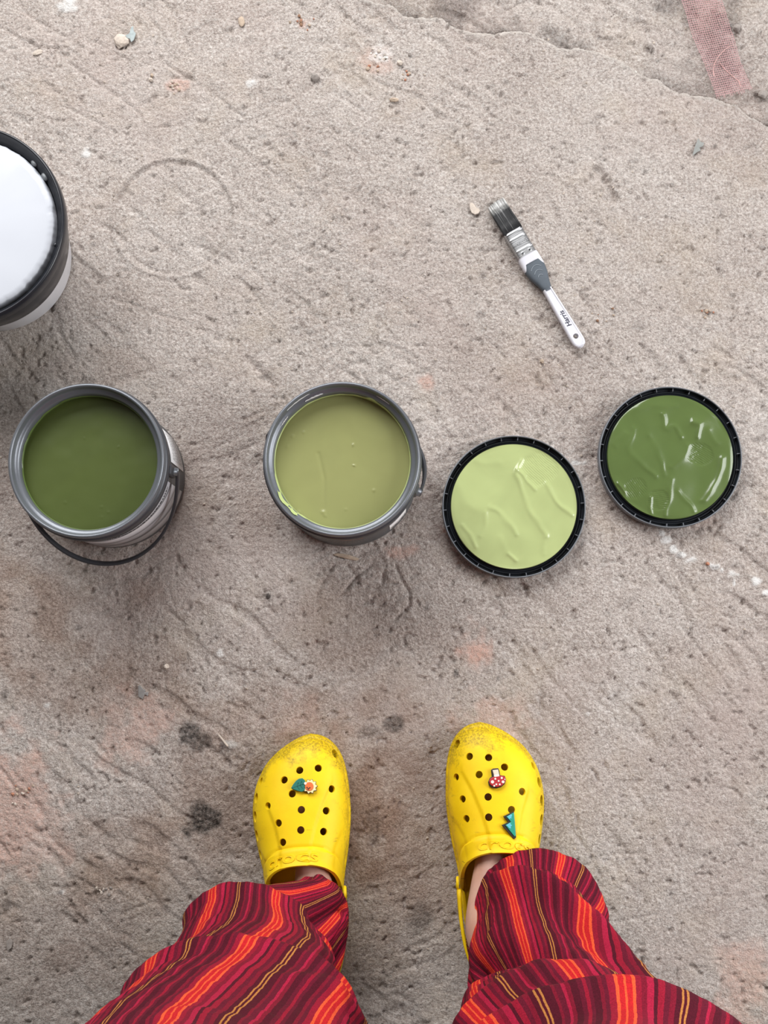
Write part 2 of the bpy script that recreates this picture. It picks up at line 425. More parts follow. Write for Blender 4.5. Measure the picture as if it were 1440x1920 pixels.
def mat_paint(name, col, rough=.22, var=.05, coat=.3):
    m, nt, b = new_mat(name); tc = N(nt, 'ShaderNodeTexCoord')
    n = N(nt, 'ShaderNodeTexNoise'); n.inputs['Scale'].default_value = 16; n.inputs['Detail'].default_value = 4; n.inputs['Distortion'].default_value = 1.2
    nt.links.new(tc.outputs['Object'], n.inputs['Vector'])
    d = tuple(c * (1 - var) for c in col[:3]) + (1,); l = tuple(c * (1 + var) for c in col[:3]) + (1,)
    nt.links.new(ramp(nt, n.outputs[0], [(.3, d), (.7, l)]), b.inputs['Base Color'])
    b.inputs['Roughness'].default_value = rough; b.inputs['Coat Weight'].default_value = coat; b.inputs['Coat Roughness'].default_value = .06
    return m
M['paint_dark'] = mat_paint('dark_olive_paint', lin(88, 106, 58))
M['paint_light'] = mat_paint('light_sage_paint', lin(172, 184, 126))
M['paint_dark_tin'] = mat_paint('dark_olive_paint_shaded', lin(80, 92, 46), .3, .06, .1)  # darker copy of the lid paint, rim shade put into the colour
M['paint_light_tin'] = mat_paint('light_sage_paint_shaded', lin(146, 149, 95), .34, .04, .1)  # sage lid paint again, darkened for the shade inside the tin
M['paint_white'] = mat_paint('white_paint', lin(192, 196, 204), .35, .012, .1)

# ================================================================== paint tins
def bumps_disc(r, z, mat, name, parent, hfun, nr=60, nth=220, edge=0.0):
    rr = np.linspace(0, 1, nr + 1)[1:] * r; th = np.linspace(0, 2 * np.pi, nth, endpoint=False)
    R_, T_ = np.meshgrid(rr, th, indexing='ij'); x = R_ * np.cos(T_); y = R_ * np.sin(T_)
    hz = z + hfun(x, y) * np.clip((r - R_) / .004, 0, 1) ** .5
    V = np.concatenate((np.stack((x, y, hz), -1).reshape(-1, 3), [[0, 0, z + float(hfun(np.zeros(1), np.zeros(1))[0])]]))
    F = [(i * nth + j, (i + 1) * nth + j, (i + 1) * nth + (j + 1) % nth, i * nth + (j + 1) % nth) for i in range(nr - 1) for j in range(nth)]
    F += [(len(V) - 1, j, (j + 1) % nth) for j in range(nth)]
    o = mesh(name, V, F, mat, parent); fix_normals(o)
    return o

def ragged_band(r0, z0, z1fun, a0, a1, mat, name, parent, n=140, r1=None):
    """paint smear clinging to a wall between z0 and a ragged upper edge"""
    V = []
    for i in range(n + 1):
        t = a0 + (a1 - a0) * i / n; zt = z1fun(t)
        for k, (dr, f) in enumerate(((.0, 0), (-.0009, .1), (-.0009, .8), (0, 1.0))):
            z = z0 + (zt - z0) * f
            rr_ = r0(z) + dr
            V.append((rr_ * math.cos(t), rr_ * math.sin(t), z))
    return mesh(name, V, grid_faces(n + 1, 4), mat, parent)

TH = 0.135
RIM = [(.0868, .1035), (.0893, .1045), (.0902, .1070), (.0902, .1100), (.0888, .1108), (.0888, .1135), (.0907, .1145), (.0909, .1205), (.0900, .1225), (.0885, .1232),
       (.0883, .1270), (.0890, .1300), (.0887, .1335), (.0872, .1352), (.0855, .1348), (.0845, .1325), (.0842, .1280), (.0828, .1262), (.0808, .1258), (.0792, .1246), (.0784, .1225), (.0782, .1150)]
BODY = [(0, .003), (.078, .003), (.082, .001), (.0855, .0005), (.0872, .003), (.0872, .010), (.0866, .012), (.0866, .1000), (.0870, .1010), (.0870, .1045)]
def tin(name, label, loc, rz, paint, smear_mat):
    t = thing(name, label, 'paint tin', loc, rz)
    t.scale = (1, 1, 1.1)
    b = mesh('tin_body', *lathe(BODY, 128), M['charcoal'], t)
    r = mesh('rim', *lathe(RIM[9:], 160), M['rim_grey'], t)
    mesh('rim_band', *lathe(RIM[:10], 160), M['rim_dark'], t)
    inn = mesh('inner_wall', *lathe([(.0835, .124), (.0835, .012), (0.0, .012)], 96), M['inner_grey'], t)
    return t
def ear(parent, ang, z):
    """moulded pivot lug with a round boss"""
    c, s = math.cos(ang), math.sin(ang)
    V, F = box(0, 0, 0, .006, .013, .030)
    e = mesh('handle_lug', V, F, M['rim_dark'], parent, smooth=False); bevel(e, .002, 3)
    e.location = (.0890 * c, .0890 * s, z); e.rotation_euler = (0, 0, ang)
    k = mesh('pivot_boss', *tube([(0, 0, 0), (.004, 0, 0), (.0052, 0, 0)], [.005, .005, .0035], 20), M['rim_grey'], e)
    k.location = (.0030, 0, -.004)
    return e
def bail(parent, ang, z, R, alpha, side, w=.0075, th=.0036, mat=None):
    """flat handle hung from two opposite lugs, dropped to one side of the tin"""
    pts, outs = [], []
    ax = Vector((math.cos(ang), math.sin(ang), 0)); pr = Vector((-math.sin(ang), math.cos(ang), 0)) * side
    dr = pr * math.cos(alpha) + Vector((0, 0, -math.sin(alpha)))
    up = ax.cross(dr)
    for i in range(65):
        t = math.pi * i / 64
        ct = math.cos(t); st = math.sin(t)
        p = ax * (.0955 * ct) + dr * (R * (st ** .9 if st > 0 else 0)) + Vector((0, 0, z))
        pts.append(p); outs.append((ax * ct / .0975 + dr * st / R).normalized())
    return mesh('bail_handle', *strap(pts, outs, w, th), mat or M['rim_dark'], parent)

# ---- tin of dark olive paint, left
c0 = at(163, 864, .143)
tinA = tin('paint_tin', 'open grey tin of dark olive green paint, handle hanging down its front', (c0[0], c0[1], 0), 0, None, None)
bub = [(-.03, -.045, .0012), (.012, -.05, .001), (.02, -.056, .0008), (.03, .02, .0008), (-.01, .03, .0006), (.012, -.062, .0009)]
hA = lambda x, y: .0012 * (fbm(x, y, 22, 401, 3) - .5) + sum(.0005 * np.exp(-(np.hypot(x - a, y - b) / w) ** 2) for a, b, w in bub)
bumps_disc(.0833, .108, M['paint_dark_tin'], 'paint', tinA, hA)
nz = lambda t, f, sd: float(vnoise(np.array([t * f + 50]), np.array([3.3]), sd)[0])
ragged_band(lambda z: .0781 if z < .1225 else .0781 + (z - .1225) * .9, .1145, lambda t: .1170 + .007 * nz(t, 9, 5) * nz(t, 2, 6), 0, 2 * math.pi, M['paint_dark'], 'paint_smear', tinA)

def mat_label():
    m, nt, b = new_mat('silver_wave_label'); tc = N(nt, 'ShaderNodeTexCoord')
    sx = N(nt, 'ShaderNodeSeparateXYZ'); nt.links.new(tc.outputs['Object'], sx.inputs[0])
    an = math_(nt, 'ARCTAN2', sx.outputs[1], sx.outputs[0])
    wv = math_(nt, 'ADD', math_(nt, 'MULTIPLY', sx.outputs[2], 90.0), math_(nt, 'MULTIPLY', math_(nt, 'SINE', math_(nt, 'MULTIPLY', an, 1.7)), 1.6))
    fr = math_(nt, 'FRACT', math_(nt, 'MULTIPLY', wv, .22))
    c = ramp(nt, fr, [(0, lin(205, 206, 212)), (.30, lin(222, 223, 228)), (.36, lin(120, 121, 126)), (.46, lin(150, 151, 156)), (.52, lin(200, 201, 206)), (.80, lin(190, 191, 197)), (.84, lin(110, 111, 115)), (.90, lin(168, 168, 172)), (1, lin(205, 206, 212))])
    nt.links.new(c, b.inputs['Base Color']); b.inputs['Roughness'].default_value = .4; b.inputs['Metallic'].default_value = .15
    return m
def curved_patch(parent, name, mat, r, a0, a1, z0, z1, n=24):
    V, F = lathe([(r - .0006, z0), (r, z0), (r, z1), (r - .0006, z1)], n, a0, a1)
    return mesh(name, V, F, mat, parent, smooth=True)
R2 = math.radians
lab = curved_patch(tinA, 'front_label', mat_label(), .0873, R2(-128), R2(-12), .012, .098, 60)
lab['label'] = 'silver and white wave-patterned label'
pap = curved_patch(tinA, 'paper_label', M['white_print'], .0874, R2(4), R2(34), .014, .085, 20)
pap['label'] = 'white printed paper label'
def print_lines(parent, name, r, a0, a1, zs, seed, mat, hgt=.0022):
    """rows of tiny illegible print as raised dashes"""
    rd = random.Random(seed); parts = []
    for z in zs:
        t = a0
        while t < a1:
            w = rd.uniform(.012, .05); e = min(a1, t + w)
            V, F = lathe([(r, z), (r, z + hgt * rd.uniform(.7, 1))], 3, t, e); parts.append((V, F)); t = e + rd.uniform(.008, .02)
    o = mesh(name, *join(*parts), mat, parent); o['kind'] = 'stuff'; return o
print_lines(pap, 'fine_print', .08765, R2(7), R2(31), [.02 + .0065 * k for k in range(9)], 3, M['ink'], .0015)
print_lines(lab, 'title_print', .0876, R2(-95), R2(-16), [.088], 8, M['ink'], .0042)
ear(tinA, R2(-4), .094); ear(tinA, R2(176), .094)
bail(tinA, R2(-4), .090, .126, R2(30), -1)

# ---- tin of light sage paint, middle
c1 = at(641, 861, .143)
tinB = tin('paint_tin', 'open grey tin of light sage green paint with white sticker on its side', (c1[0], c1[1], 0), 0, None, None)
bub2 = [(-.022, -.058, .002), (-.02, -.062, .0014), (.012, .02, .0014), (.013, -.004, .0012), (.036, -.033, .0014), (.004, -.055, .001), (-.045, .035, .001), (-.058, .03, .0012), (-.064, .018, .001), (.02, .07, .0016), (-.05, -.058, .0012)]
hB = lambda x, y: .0014 * (fbm(x, y, 16, 431, 3) - .5) + sum(.0009 * np.exp(-(np.hypot(x - a, y - b) / w) ** 2) for a, b, w in bub2) - .0006 * np.exp(-(pdist(x, y, [(-.022, -.055), (-.021, -.02), (-.028, .01)]) / .002) ** 2)
bumps_disc(.0833, .111, M['paint_light_tin'], 'paint', tinB, hB)
def smB(t):
    k = math.exp(-((t - R2(215)) / .42) ** 2); k2 = math.exp(-((t - R2(60)) / .35) ** 2)
    return .1160 + .0035 * nz(t, 8, 15) + .0125 * k * (.75 + .25 * nz(t, 6, 16)) + .0085 * k2 * nz(t, 7, 19)
ragged_band(lambda z: .0781 if z < .1225 else .0781 + (z - .1225) * .9, .1145, smB, 0, 2 * math.pi, mat_paint('pale_lime_paint_smear', lin(176, 190, 126), .3), 'paint_smear', tinB)
V, F = [], []
def rim_streak(a0, a1, r, z, w):
    pts = [(r * math.cos(a0 + (a1 - a0) * i / 14), r * math.sin(a0 + (a1 - a0) * i / 14), z + .0004 * math.sin(i * 1.7)) for i in range(15)]
    return tube(pts, [w * (.5 + .5 * math.sin(math.pi * i / 14)) for i in range(15)], 6)
for a0, a1, r_, z_, w_d in ((138, 116, .0843, .1300, .0008), (122, 106, .0800, .1256, .0011), (62, 50, .0835, .1275, .0007), (150, 141, .0800, .1256, .0007)):
    mesh('dried_drip', *rim_streak(R2(a0), R2(a1), r_, z_, w_d), M['white_print'], tinB)
stB = curved_patch(tinB, 'barcode_sticker', M['white_print'], .0872, R2(-52), R2(-33), .018, .060, 12)
stB['label'] = 'white barcode sticker'
parts = []
rd = random.Random(4)
for k in range(16):
    a0 = R2(-50 + k * 1.0); V_, F_2 = lathe([(.0875, .022), (.0875, .034)], 1, a0, a0 + R2(rd.choice((.25, .45, .6)))); parts.append((V_, F_2))
o = mesh('bar_print', *join(*parts), M['ink'], stB); o['kind'] = 'stuff'
print_lines(tinB, 'orange_print', .0869, R2(-125), R2(-75), [.072], 21, simple('orange_ink', lin(196, 120, 76), .5), .0030)
print_lines(tinB, 'pale_print', .0869, R2(-122), R2(-72), [.058, .050, .042], 22, simple('pale_ink', lin(150, 150, 150), .5), .0024)
ear(tinB, R2(-20), .094); ear(tinB, R2(160), .088)
bail(tinB, R2(-20), .090, .110, R2(40), 1, .010)

# ---- tub of white paint, left edge
c2 = at(-72, 419, .138)
tub = thing('paint_tub', 'white paint tub with thick black rim, cut off by the left edge', 'paint tub', (c2[0], c2[1], 0))
mesh('tub_body', *lathe([(0, .002), (.088, .002), (.0905, .0), (.0925, .003), (.1040, .112), (.1045, .118), (.1010, .118), (.0905, .008), (0, .008)], 128), M['white_plastic'], tub)
mesh('rim', *lathe([(.1042, .1020), (.1105, .1030), (.1125, .1050), (.1130, .1120), (.1150, .1150), (.1185, .1180), (.1205, .1230), (.1212, .1330), (.1205, .1385), (.1190, .1402), (.1176, .1398), (.1170, .1380),
                                       (.1150, .1330), (.1120, .1290), (.1095, .1262), (.1085, .1200), (.1040, .1195)], 160), M['tub_black'], tub)
def tub_edge(t): return .1072 + .0016 * nz(t, 7, 31) - .0016 * nz(t, 17, 33) - .001 * nz(t, 40, 34)
ths = np.linspace(0, 2 * np.pi, 360, endpoint=False); V = [(0, 0, .1325)]
for f in (.35, .7, .92, .985, 1.0):
    for t in ths:
        r = tub_edge(t) * f; zz = .1325 - (.0022 if f == 1.0 else 0) + .0010 * (float(fbm(np.array([r * math.cos(t)]), np.array([r * math.sin(t)]), 15, 77)[0]) - .5)
        V.append((r * math.cos(t), r * math.sin(t), zz))
V += [(.1078 * math.cos(t), .1078 * math.sin(t), .1215) for t in ths]
F = [(0, 1 + j, 1 + (j + 1) % 360) for j in range(360)] + [(1 + i * 360 + j, 1 + (i + 1) * 360 + j, 1 + (i + 1) * 360 + (j + 1) % 360, 1 + i * 360 + (j + 1) % 360) for i in range(5) for j in range(360)]
mesh('paint', V, F, M['paint_white'], tub)
for (t0, rr_, s) in ((R2(44), .1105, .0030), (R2(33), .1105, .0036), (R2(-12), .1098, .0016)):
    bl = bmesh.new(); bmesh.ops.create_icosphere(bl, subdivisions=2, radius=1); me = bpy.data.meshes.new('paint_blob'); bl.to_mesh(me); bl.free(); me.shade_smooth(); me.materials.append(M['inner_grey'] if s > .002 else M['tub_black'])
    o = bpy.data.objects.new('paint_blob', me); COL.objects.link(o); o.parent = tub; o.location = (rr_ * math.cos(t0), rr_ * math.sin(t0), .128); o.scale = (s, s * 1.6, s * .6); o.rotation_euler = (0, 0, t0)
mesh('skirt', *lathe([(.1100, .1040), (.1100, .0900), (.1060, .0640), (.1048, .0620), (.1000, .0640)], 128), M['tub_black'], tub)

# ================================================================== lids
LIDO = [(.0700, .0), (.0868, .0), (.0878, .0008), (.0884, .0030), (.0884, .0150), (.0880, .0160), (.0872, .0160), (.0868, .0150)]
LIDC = [(.0868, .0150), (.0864, .0075), (.0852, .0060), (.0838, .0062), (.0832, .0085), (.0824, .0092), (.0814, .0085), (.0806, .0058), (.0792, .0056), (.0784, .0070), (.0780, .0105), (.0772, .0118), (.0, .0118)]
def lid(label, loc, paint, ridges, dabs, amp, seed, rz=0):
    t = thing('paint_lid', label, 'paint lid', loc, rz)
    mesh('outer_edge', *lathe(LIDO, 128), M['lid_edge'], t)
    mesh('lid_panel', *lathe(LIDC, 128), M['lid_black'], t)
    parts = []
    for k in range(26):
        an = 2 * math.pi * k / 26 + .05; c, s = math.cos(an), math.sin(an)
        V, F = box(0, 0, 0, .0038, .0009, .0050); V = [((.0850 + x) * c - y * s, (.0850 + x) * s + y * c, z + .0105) for x, y, z in V]; parts.append((V, F))
    o = mesh('notch_ribs', *join(*parts), M['lid_edge'], t, smooth=False); o['kind'] = 'stuff'
    def hf(x, y):
        wx = x + .009 * (fbm(x, y, 40, seed, 2) - .5); wy = y + .009 * (fbm(x, y, 40, seed + 3, 2) - .5)
        h = .0034 * (fbm(x, y, 24, seed + 5, 2) - .5)
        for P, w, a in ridges:
            dq = pdist(wx, wy, P); h = h + a * amp * (np.exp(-(dq / (w * 1.25)) ** 2) + .45 * np.exp(-(dq / (w * 3.2)) ** 2)) * (.55 + .9 * fbm(x, y, 45, seed + 21, 2))
        for (cx, cy, r, an) in dabs:
            q = np.hypot(x - cx, y - cy) / r + .5 * (fbm(x, y, 60, seed + 9, 2) - .5); k = sstep(1.05, .75, q)
            u = (x - cx) * math.cos(an) + (y - cy) * math.sin(an); v = -(x - cx) * math.sin(an) + (y - cy) * math.cos(an)
            h = h + k * (.00016 * np.sin(u * 2600 + 3 * np.sin(v * 120) + 5 * fbm(x, y, 80, seed + 31, 2)) + .0004 * (fbm(x, y, 300, seed + 33, 2) - .5) - .0005)
        return h
    bumps_disc(.0772, .0150, paint, 'paint_coating', t, hf, 110, 380)
    V, F = lathe([(.0772, .0150), (.0777, .0138), (.0778, .0110)], 200); mesh('paint_edge', V, F, paint, t)
    return t
kx = 1 / (2.25 * 1520)
def rel(c, P): return [((a - c[0]) * kx, -(b - c[1]) * kx) for a, b in spl(P, 5)]
cl = (367, 563)
RL = [([(405, 375), (375, 425), (400, 480), (415, 540), (430, 590), (470, 640), (495, 690)], .0026, 1.0), ([(385, 410), (430, 455), (460, 490)], .0022, .9), ([(510, 470), (540, 530), (580, 570), (610, 600)], .0024, .9),
      ([(265, 570), (310, 590), (345, 640), (370, 680)], .0028, .9), ([(245, 590), (250, 640), (225, 680)], .0026, .8), ([(145, 640), (180, 680), (205, 730)], .0025, .9), ([(340, 770), (370, 800)], .002, .8),
      ([(490, 700), (490, 770)], .003, .5), ([(200, 370), (240, 390), (300, 380)], .004, .4), ([(130, 480), (180, 560), (250, 575)], .004, .4), ([(300, 700), (330, 760)], .004, .4)]
p = at(963, 950, .012)
lid('upturned black paint lid coated with light sage paint, between tin and darker lid', (p[0], p[1], .001), M['paint_light'], [(rel(cl, P), w, a) for P, w, a in RL],
    [((480 - cl[0]) * kx, -(405 - cl[1]) * kx, 78 * kx, .7)], .0009, 501)
cdk = (1025, 355)
RD = [([(870, 230), (850, 300), (900, 370), (960, 430)], .003, .7), ([(1000, 180), (1010, 240), (1050, 230), (1075, 260)], .0028, .8), ([(1120, 210), (1150, 220), (1145, 270)], .0024, 1.1), ([(1245, 370), (1225, 440), (1190, 490), (1160, 540)], .003, 1.5),
      ([(1030, 440), (1010, 520), (1000, 600)], .0026, .7), ([(1050, 500), (1100, 550), (1115, 590)], .0026, .6), ([(940, 260), (990, 340), (1000, 420)], .003, .6), ([(1100, 300), (1080, 350), (1040, 390)], .003, .6),
      ([(800, 470), (830, 500)], .002, 1.2), ([(930, 530), (932, 590)], .0016, 1.0), ([(900, 150), (960, 130), (1050, 140)], .004, .4), ([(790, 300), (830, 250)], .003, .6), ([(1200, 250), (1230, 300)], .003, .5)]
p = at(1255.5, 857.5, .012)
lid('upturned black paint lid coated with glossy dark olive paint, rightmost of the lids', (p[0], p[1], .001), M['paint_dark'], [(rel(cdk, P), w, a) for P, w, a in RD],
    [((870 - cdk[0]) * kx, -(490 - cdk[1]) * kx, 56 * kx, .5), ((970 - cdk[0]) * kx, -(540 - cdk[1]) * kx, 48 * kx, 1.6), ((1150 - cdk[0]) * kx, -(340 - cdk[1]) * kx, 55 * kx, .9)], .0010, 551)

# ================================================================== paint brush
bp0 = at(1090.6, 652, .006)
brush = thing('paint_brush', 'small paint brush with white handle, grey grip and black white-tipped bristles', 'paint brush', (bp0[0], bp0[1], .0012), R2(29.5))
def loft_sec(st, n=28, pw=3.2):
    """stations (y, zc, halfwidth, halfthickness) -> closed superellipse loft"""
    V = []
    for (y, z, w, h) in st:
        for j in range(n):
            t = 2 * math.pi * j / n; c, s = math.cos(t), math.sin(t)
            V.append((w * math.copysign(abs(c) ** (2 / pw), c), y, z + h * math.copysign(abs(s) ** (2 / pw), s)))
    F = grid_faces(len(st), n, cv=True)
    F.append(tuple(range(n))[::-1]); F.append(tuple((len(st) - 1) * n + j for j in range(n)))
    return V, F
M['brush_white'] = simple('white_handle_plastic', lin(214, 214, 221), .35, 0, .02, 80)
M['brush_grey'] = simple('slate_rubber_grip', lin(82, 90, 98), .6, 0, .05, 120, .1, 900)
hs = []
for i in range(40):
    f = i / 39; y = .0905 * f
    w = np.interp(y, [0, .0012, .004, .008, .015, .05, .085, .0905], [.0020, .0048, .0072, .0082, .0083, .0072, .0060, .0060])
    h = np.interp(y, [0, .0012, .004, .05, .0905], [.0022, .0038, .0045, .0048, .0052]); hs.append((y, .0062, w, h))
hd = mesh('handle', *loft_sec(hs, 40, 3.4), M['brush_white'], brush); fix_normals(hd)
def stadium(y0, y1, w0, w1, z0, z1, n=14):
    out = [(w0 * math.cos(math.pi + math.pi * i / n), y0 + w0 * math.sin(math.pi + math.pi * i / n)) for i in range(n + 1)]
    out += [(w1 * math.cos(math.pi * i / n), y1 + w1 * math.sin(math.pi * i / n)) for i in range(n + 1)]
    return prism(out, z0, z1)
cut = mesh('c', *stadium(.0095, .0860, .0058, .0036, .0100, .02), None); boolean(hd, cut)
V, F = tube([(0, .0158, -.01), (0, .0158, .03)], .0034, 24); cut = mesh('c', V, F, None); boolean(hd, cut)
hd.data.materials.clear(); hd.data.materials.append(M['brush_white'])
for p_ in hd.data.polygons: p_.use_smooth = False
bevel(hd, .0005, 2, 40)
gs = []
for i in range(24):
    f = i / 23; y = .084 + (.1255 - .084) * f
    w = np.interp(y, [.084, .088, .095, .106, .116, .1255], [.0052, .0066, .0082, .0120, .0138, .0141]); h = np.interp(y, [.084, .088, .10, .1255], [.0040, .0056, .0064, .0074]); gs.append((y, .0066, w, h))
grip = mesh('grip', *loft_sec(gs, 40, 2.8), M['brush_grey'], brush)
for k, (yc, hw, bow) in enumerate(((.1195, .0072, .0042), (.1128, .0056, .0034), (.1062, .0034, .0022))):
    pts = []
    for i in range(15):
        s = -1 + 2 * i / 14; yy = yc - bow * s * s; hh = np.interp(yy, [.084, .088, .10, .1255], [.0040, .0056, .0064, .0074]); ww = np.interp(yy, [.084, .088, .095, .106, .116, .1255], [.0052, .0066, .0082, .0120, .0138, .0141])
        zz = .0066 + hh * max(0, 1 - abs(s * hw / ww) ** 2.8) ** (1 / 2.8); pts.append((s * hw, yy, zz + .00005))
    g_ = mesh('grip_ridge', *tube(pts, .00045, 6), simple('grip_ridge_rubber', lin(128, 136, 144), .5), grip)
cs = []
for i in range(12):
    f = i / 11; y = .1145 + (.1365 - .1145) * f
    w = np.interp(y, [.1145, .120, .1365], [.0128, .0140, .0136]); h = np.interp(y, [.1145, .1365], [.0062, .0078]); cs.append((y, .0068, w, h))
V, F = loft_sec(cs, 56, 3.4)
# the grip rises in an arch over the collar: sweep the collar's lower edge back at its middle
V2 = []
for x, y, z in V:
    k = max(0.0, 1 - (x / .0135) ** 2); f = (y - .1145) / .022
    y2 = .1145 + .0105 * k + f * (.1365 - .1145 - .0105 * k); V2.append((x * (1.012), y2, .0068 + (z - .0068) * 1.02))
collar = mesh('collar', V2, F, M['brush_white'], brush)
def mat_steel():
    m, nt, b = new_mat('brushed_steel'); tc = N(nt, 'ShaderNodeTexCoord'); mp = N(nt, 'ShaderNodeMapping'); mp.inputs['Scale'].default_value = (60, 900, 60)
    nt.links.new(tc.outputs['Object'], mp.inputs[0]); n = N(nt, 'ShaderNodeTexNoise'); n.inputs['Scale'].default_value = 1; nt.links.new(mp.outputs[0], n.inputs['Vector'])
    nt.links.new(ramp(nt, n.outputs[0], [(.3, lin(165, 166, 168)), (.7, lin(205, 206, 208))]), b.inputs['Base Color']); b.inputs['Metallic'].default_value = .9
    nt.links.new(ramp(nt, n.outputs[0], [(.3, g4(.30)), (.7, g4(.42))]), b.inputs['Roughness']); return m
M['steel'] = mat_steel()
fs = []
for i in range(60):
    y = .1345 + (.1725 - .1345) * i / 59; b_ = 0
    for yb in (.1455, .1620, .1700): b_ += .00055 * math.exp(-((y - yb) / .0008) ** 2)
    e = .0006 if y > .1718 else 0
    fs.append((y, .0070, .0128 + b_ * .5 + e * .5, .0074 + b_))
fer = mesh('ferrule', *loft_sec(fs, 56, 4.2), M['steel'], brush)
for sx_ in (-.0048, .0052):
    rv = mesh('rivet', *lathe([(0, .0009), (.0006, .0008), (.0012, .0004), (.0014, 0)], 16), simple('rivet_steel', lin(90, 92, 95), .25, .9), fer); rv.location = (sx_, .1405, .0144)
    rv2 = mesh('rivet_dimple', *lathe([(.0013, 0.0002), (.0019, .0004), (.0024, 0)], 18), M['steel'], fer); rv2.location = (sx_, .1405, .0143)
# lettering
tv, tf = text_mesh('Harris', .0072, .25, .0001); tv, tf = extrude_flat([(x, y, 0) for x, y, z in tv], tf, .0005)
o = mesh('embossed_lettering', tv, tf, M['steel'], fer, smooth=False); o.location = (0.0005, .1540, .0143)
tv, tf = text_mesh('Harris', .0088, .18, .00016); tv, tf = extrude_flat([(x, y, 0) for x, y, z in tv], tf, .00012)
o = mesh('printed_lettering', tv, tf, simple('navy_ink', lin(28, 30, 52), .5), hd, smooth=False); o.location = (0.0002, .0415, .0100); o.rotation_euler = (0, 0, R2(90))
# bristles
def mat_bristle():
    m, nt, b = new_mat('bristle'); tc = N(nt, 'ShaderNodeTexCoord'); sx = N(nt, 'ShaderNodeSeparateXYZ'); nt.links.new(tc.outputs['Object'], sx.inputs[0])
    n = N(nt, 'ShaderNodeTexNoise'); n.inputs['Scale'].default_value = 320; nt.links.new(tc.outputs['Object'], n.inputs['Vector'])
    t = math_(nt, 'ADD', sx.outputs[1], math_(nt, 'MULTIPLY', n.outputs[0], .005))
    c = ramp(nt, math_(nt, 'MULTIPLY_ADD', t, 1 / .05, -.170 / .05), [(0, lin(26, 26, 28)), (.68, lin(44, 44, 46)), (.80, lin(160, 160, 158)), (.885, lin(244, 244, 242)), (1, lin(246, 246, 244))])
    nt.links.new(c, b.inputs['Base Color']); b.inputs['Roughness'].default_value = .42; return m
parts = []; rd = random.Random(11)
core = loft_sec([(.168, .0070, .0118, .0064), (.185, .0066, .0116, .0056), (.205, .0058, .0112, .0038), (.2130, .0054, .0106, .0016)], 24, 3.5); parts.append(core)
for i in range(520):
    a_ = rd.uniform(-1, 1); top = rd.random() < .75; b_ = rd.uniform(.55, 1.0) if top else rd.uniform(-1, .55)
    x0 = a_ * .0122; z0 = .0070 + b_ * .0068; cl_ = round(a_ * 4.5) / 4.5
    x1 = a_ * .0119 + (cl_ - a_) * .0045 + rd.gauss(0, .0003); z1 = .0056 + b_ * .0028 + rd.gauss(0, .0003)
    y1 = .2170 + rd.uniform(-.0030, .0012) - abs(a_) * .0006 + a_ * .0015
    pts = [(x0, .1715, z0), (x0 * .6 + x1 * .4, .187, z0 * .65 + z1 * .35 + .0003), (x0 * .25 + x1 * .75, .203, z0 * .28 + z1 * .72), (x1, y1, max(z1, .0012))]
    parts.append(tube(pts, [.00042, .00040, .00034, .00018], 4))
br = mesh('bristles', *join(*parts), mat_bristle(), brush); br['kind'] = 'stuff'; br['label'] = 'black bristles with pale tips'

# ================================================================== scrim tape
tape = thing('mesh_tape', 'strip of pink woven mesh tape lying on the concrete at top right', 'mesh tape', (0, 0, 0))
Lp = [(1258, -70), (1283, 10), (1305, 75), (1325, 120), (1346, 176)]; Rp = [(1330, -80), (1355, 5), (1375, 65), (1388, 110), (1409, 163)]
M['tape'] = simple('pink_fibreglass', lin(212, 166, 168), .6, 0, .08, 200)
def resamp(P, n):
    P = np.array(P, float); d = np.r_[0, np.cumsum(np.hypot(*np.diff(P, axis=0).T))]; t = np.linspace(0, d[-1], n); return np.stack((np.interp(t, d, P[:, 0]), np.interp(t, d, P[:, 1])), 1)
nwf, nwp = 64, 19
LL = resamp([tuple(at(u, v, .003)[:2]) for u, v in Lp], nwf); RR = resamp([tuple(at(u, v, .003)[:2]) for u, v in Rp], nwf)
def tp(i, f): return LL[i] * (1 - f) + RR[i] * f
def tz(x, y): return fh(x, y) * .45 - .0010 + .0042
def ribbon(P, w, h=.0003):
    V = []
    P = np.array(P)
    for i in range(len(P)):
        t = P[min(i + 1, len(P) - 1)] - P[max(i - 1, 0)]; nn = np.array((-t[1], t[0])); nn = nn / (np.linalg.norm(nn) + 1e-9) * w / 2
        z = tz(*P[i][:2])
        V += [(P[i][0] - nn[0], P[i][1] - nn[1], z), (P[i][0], P[i][1], z + h), (P[i][0] + nn[0], P[i][1] + nn[1], z), (P[i][0], P[i][1], z - h)]
    F = grid_faces(len(P), 4, cv=True); F += [(0, 1, 2, 3)[::-1], tuple(len(V) - 4 + k for k in range(4))]
    return V, F
weft = []; warp = []
for i in range(nwf):
    j0 = rng.normal(0, .012); weft.append(ribbon([tp(i, f) + rng.normal(0, .00012, 2) for f in np.linspace(-.02 + j0, 1.02 + j0, 14)], .0006))
for k in range(nwp):
    f = k / (nwp - 1); e = nwf if k % 5 else nwf - 1
    P = [tp(i, f + .006 * math.sin(i * .35 + k)) for i in range(0, e, 2)] + [tp(e - 1, f + rng.normal(0, .01)) + (LL[-1] - LL[-2]) * rng.uniform(.2, 2.2)]
    warp.append(ribbon(P, .0005))
o = mesh('weft_strands', *join(*weft), M['tape'], tape); o['kind'] = 'stuff'
o = mesh('warp_strands', *join(*warp), M['tape'], tape); o['kind'] = 'stuff'
def loose(pts):
    q = [at(u, v, .007) for u, v in pts]; q = [(a[0], a[1], tz(a[0], a[1]) + .0012) for a in q]
    return mesh('loose_thread', *tube(q, .00035, 6), simple('pale_thread', lin(222, 178, 172), .6), tape)
loose([(1374, 80), (1362, 88), (1350, 100), (1343, 113), (1340, 126), (1342, 138)])
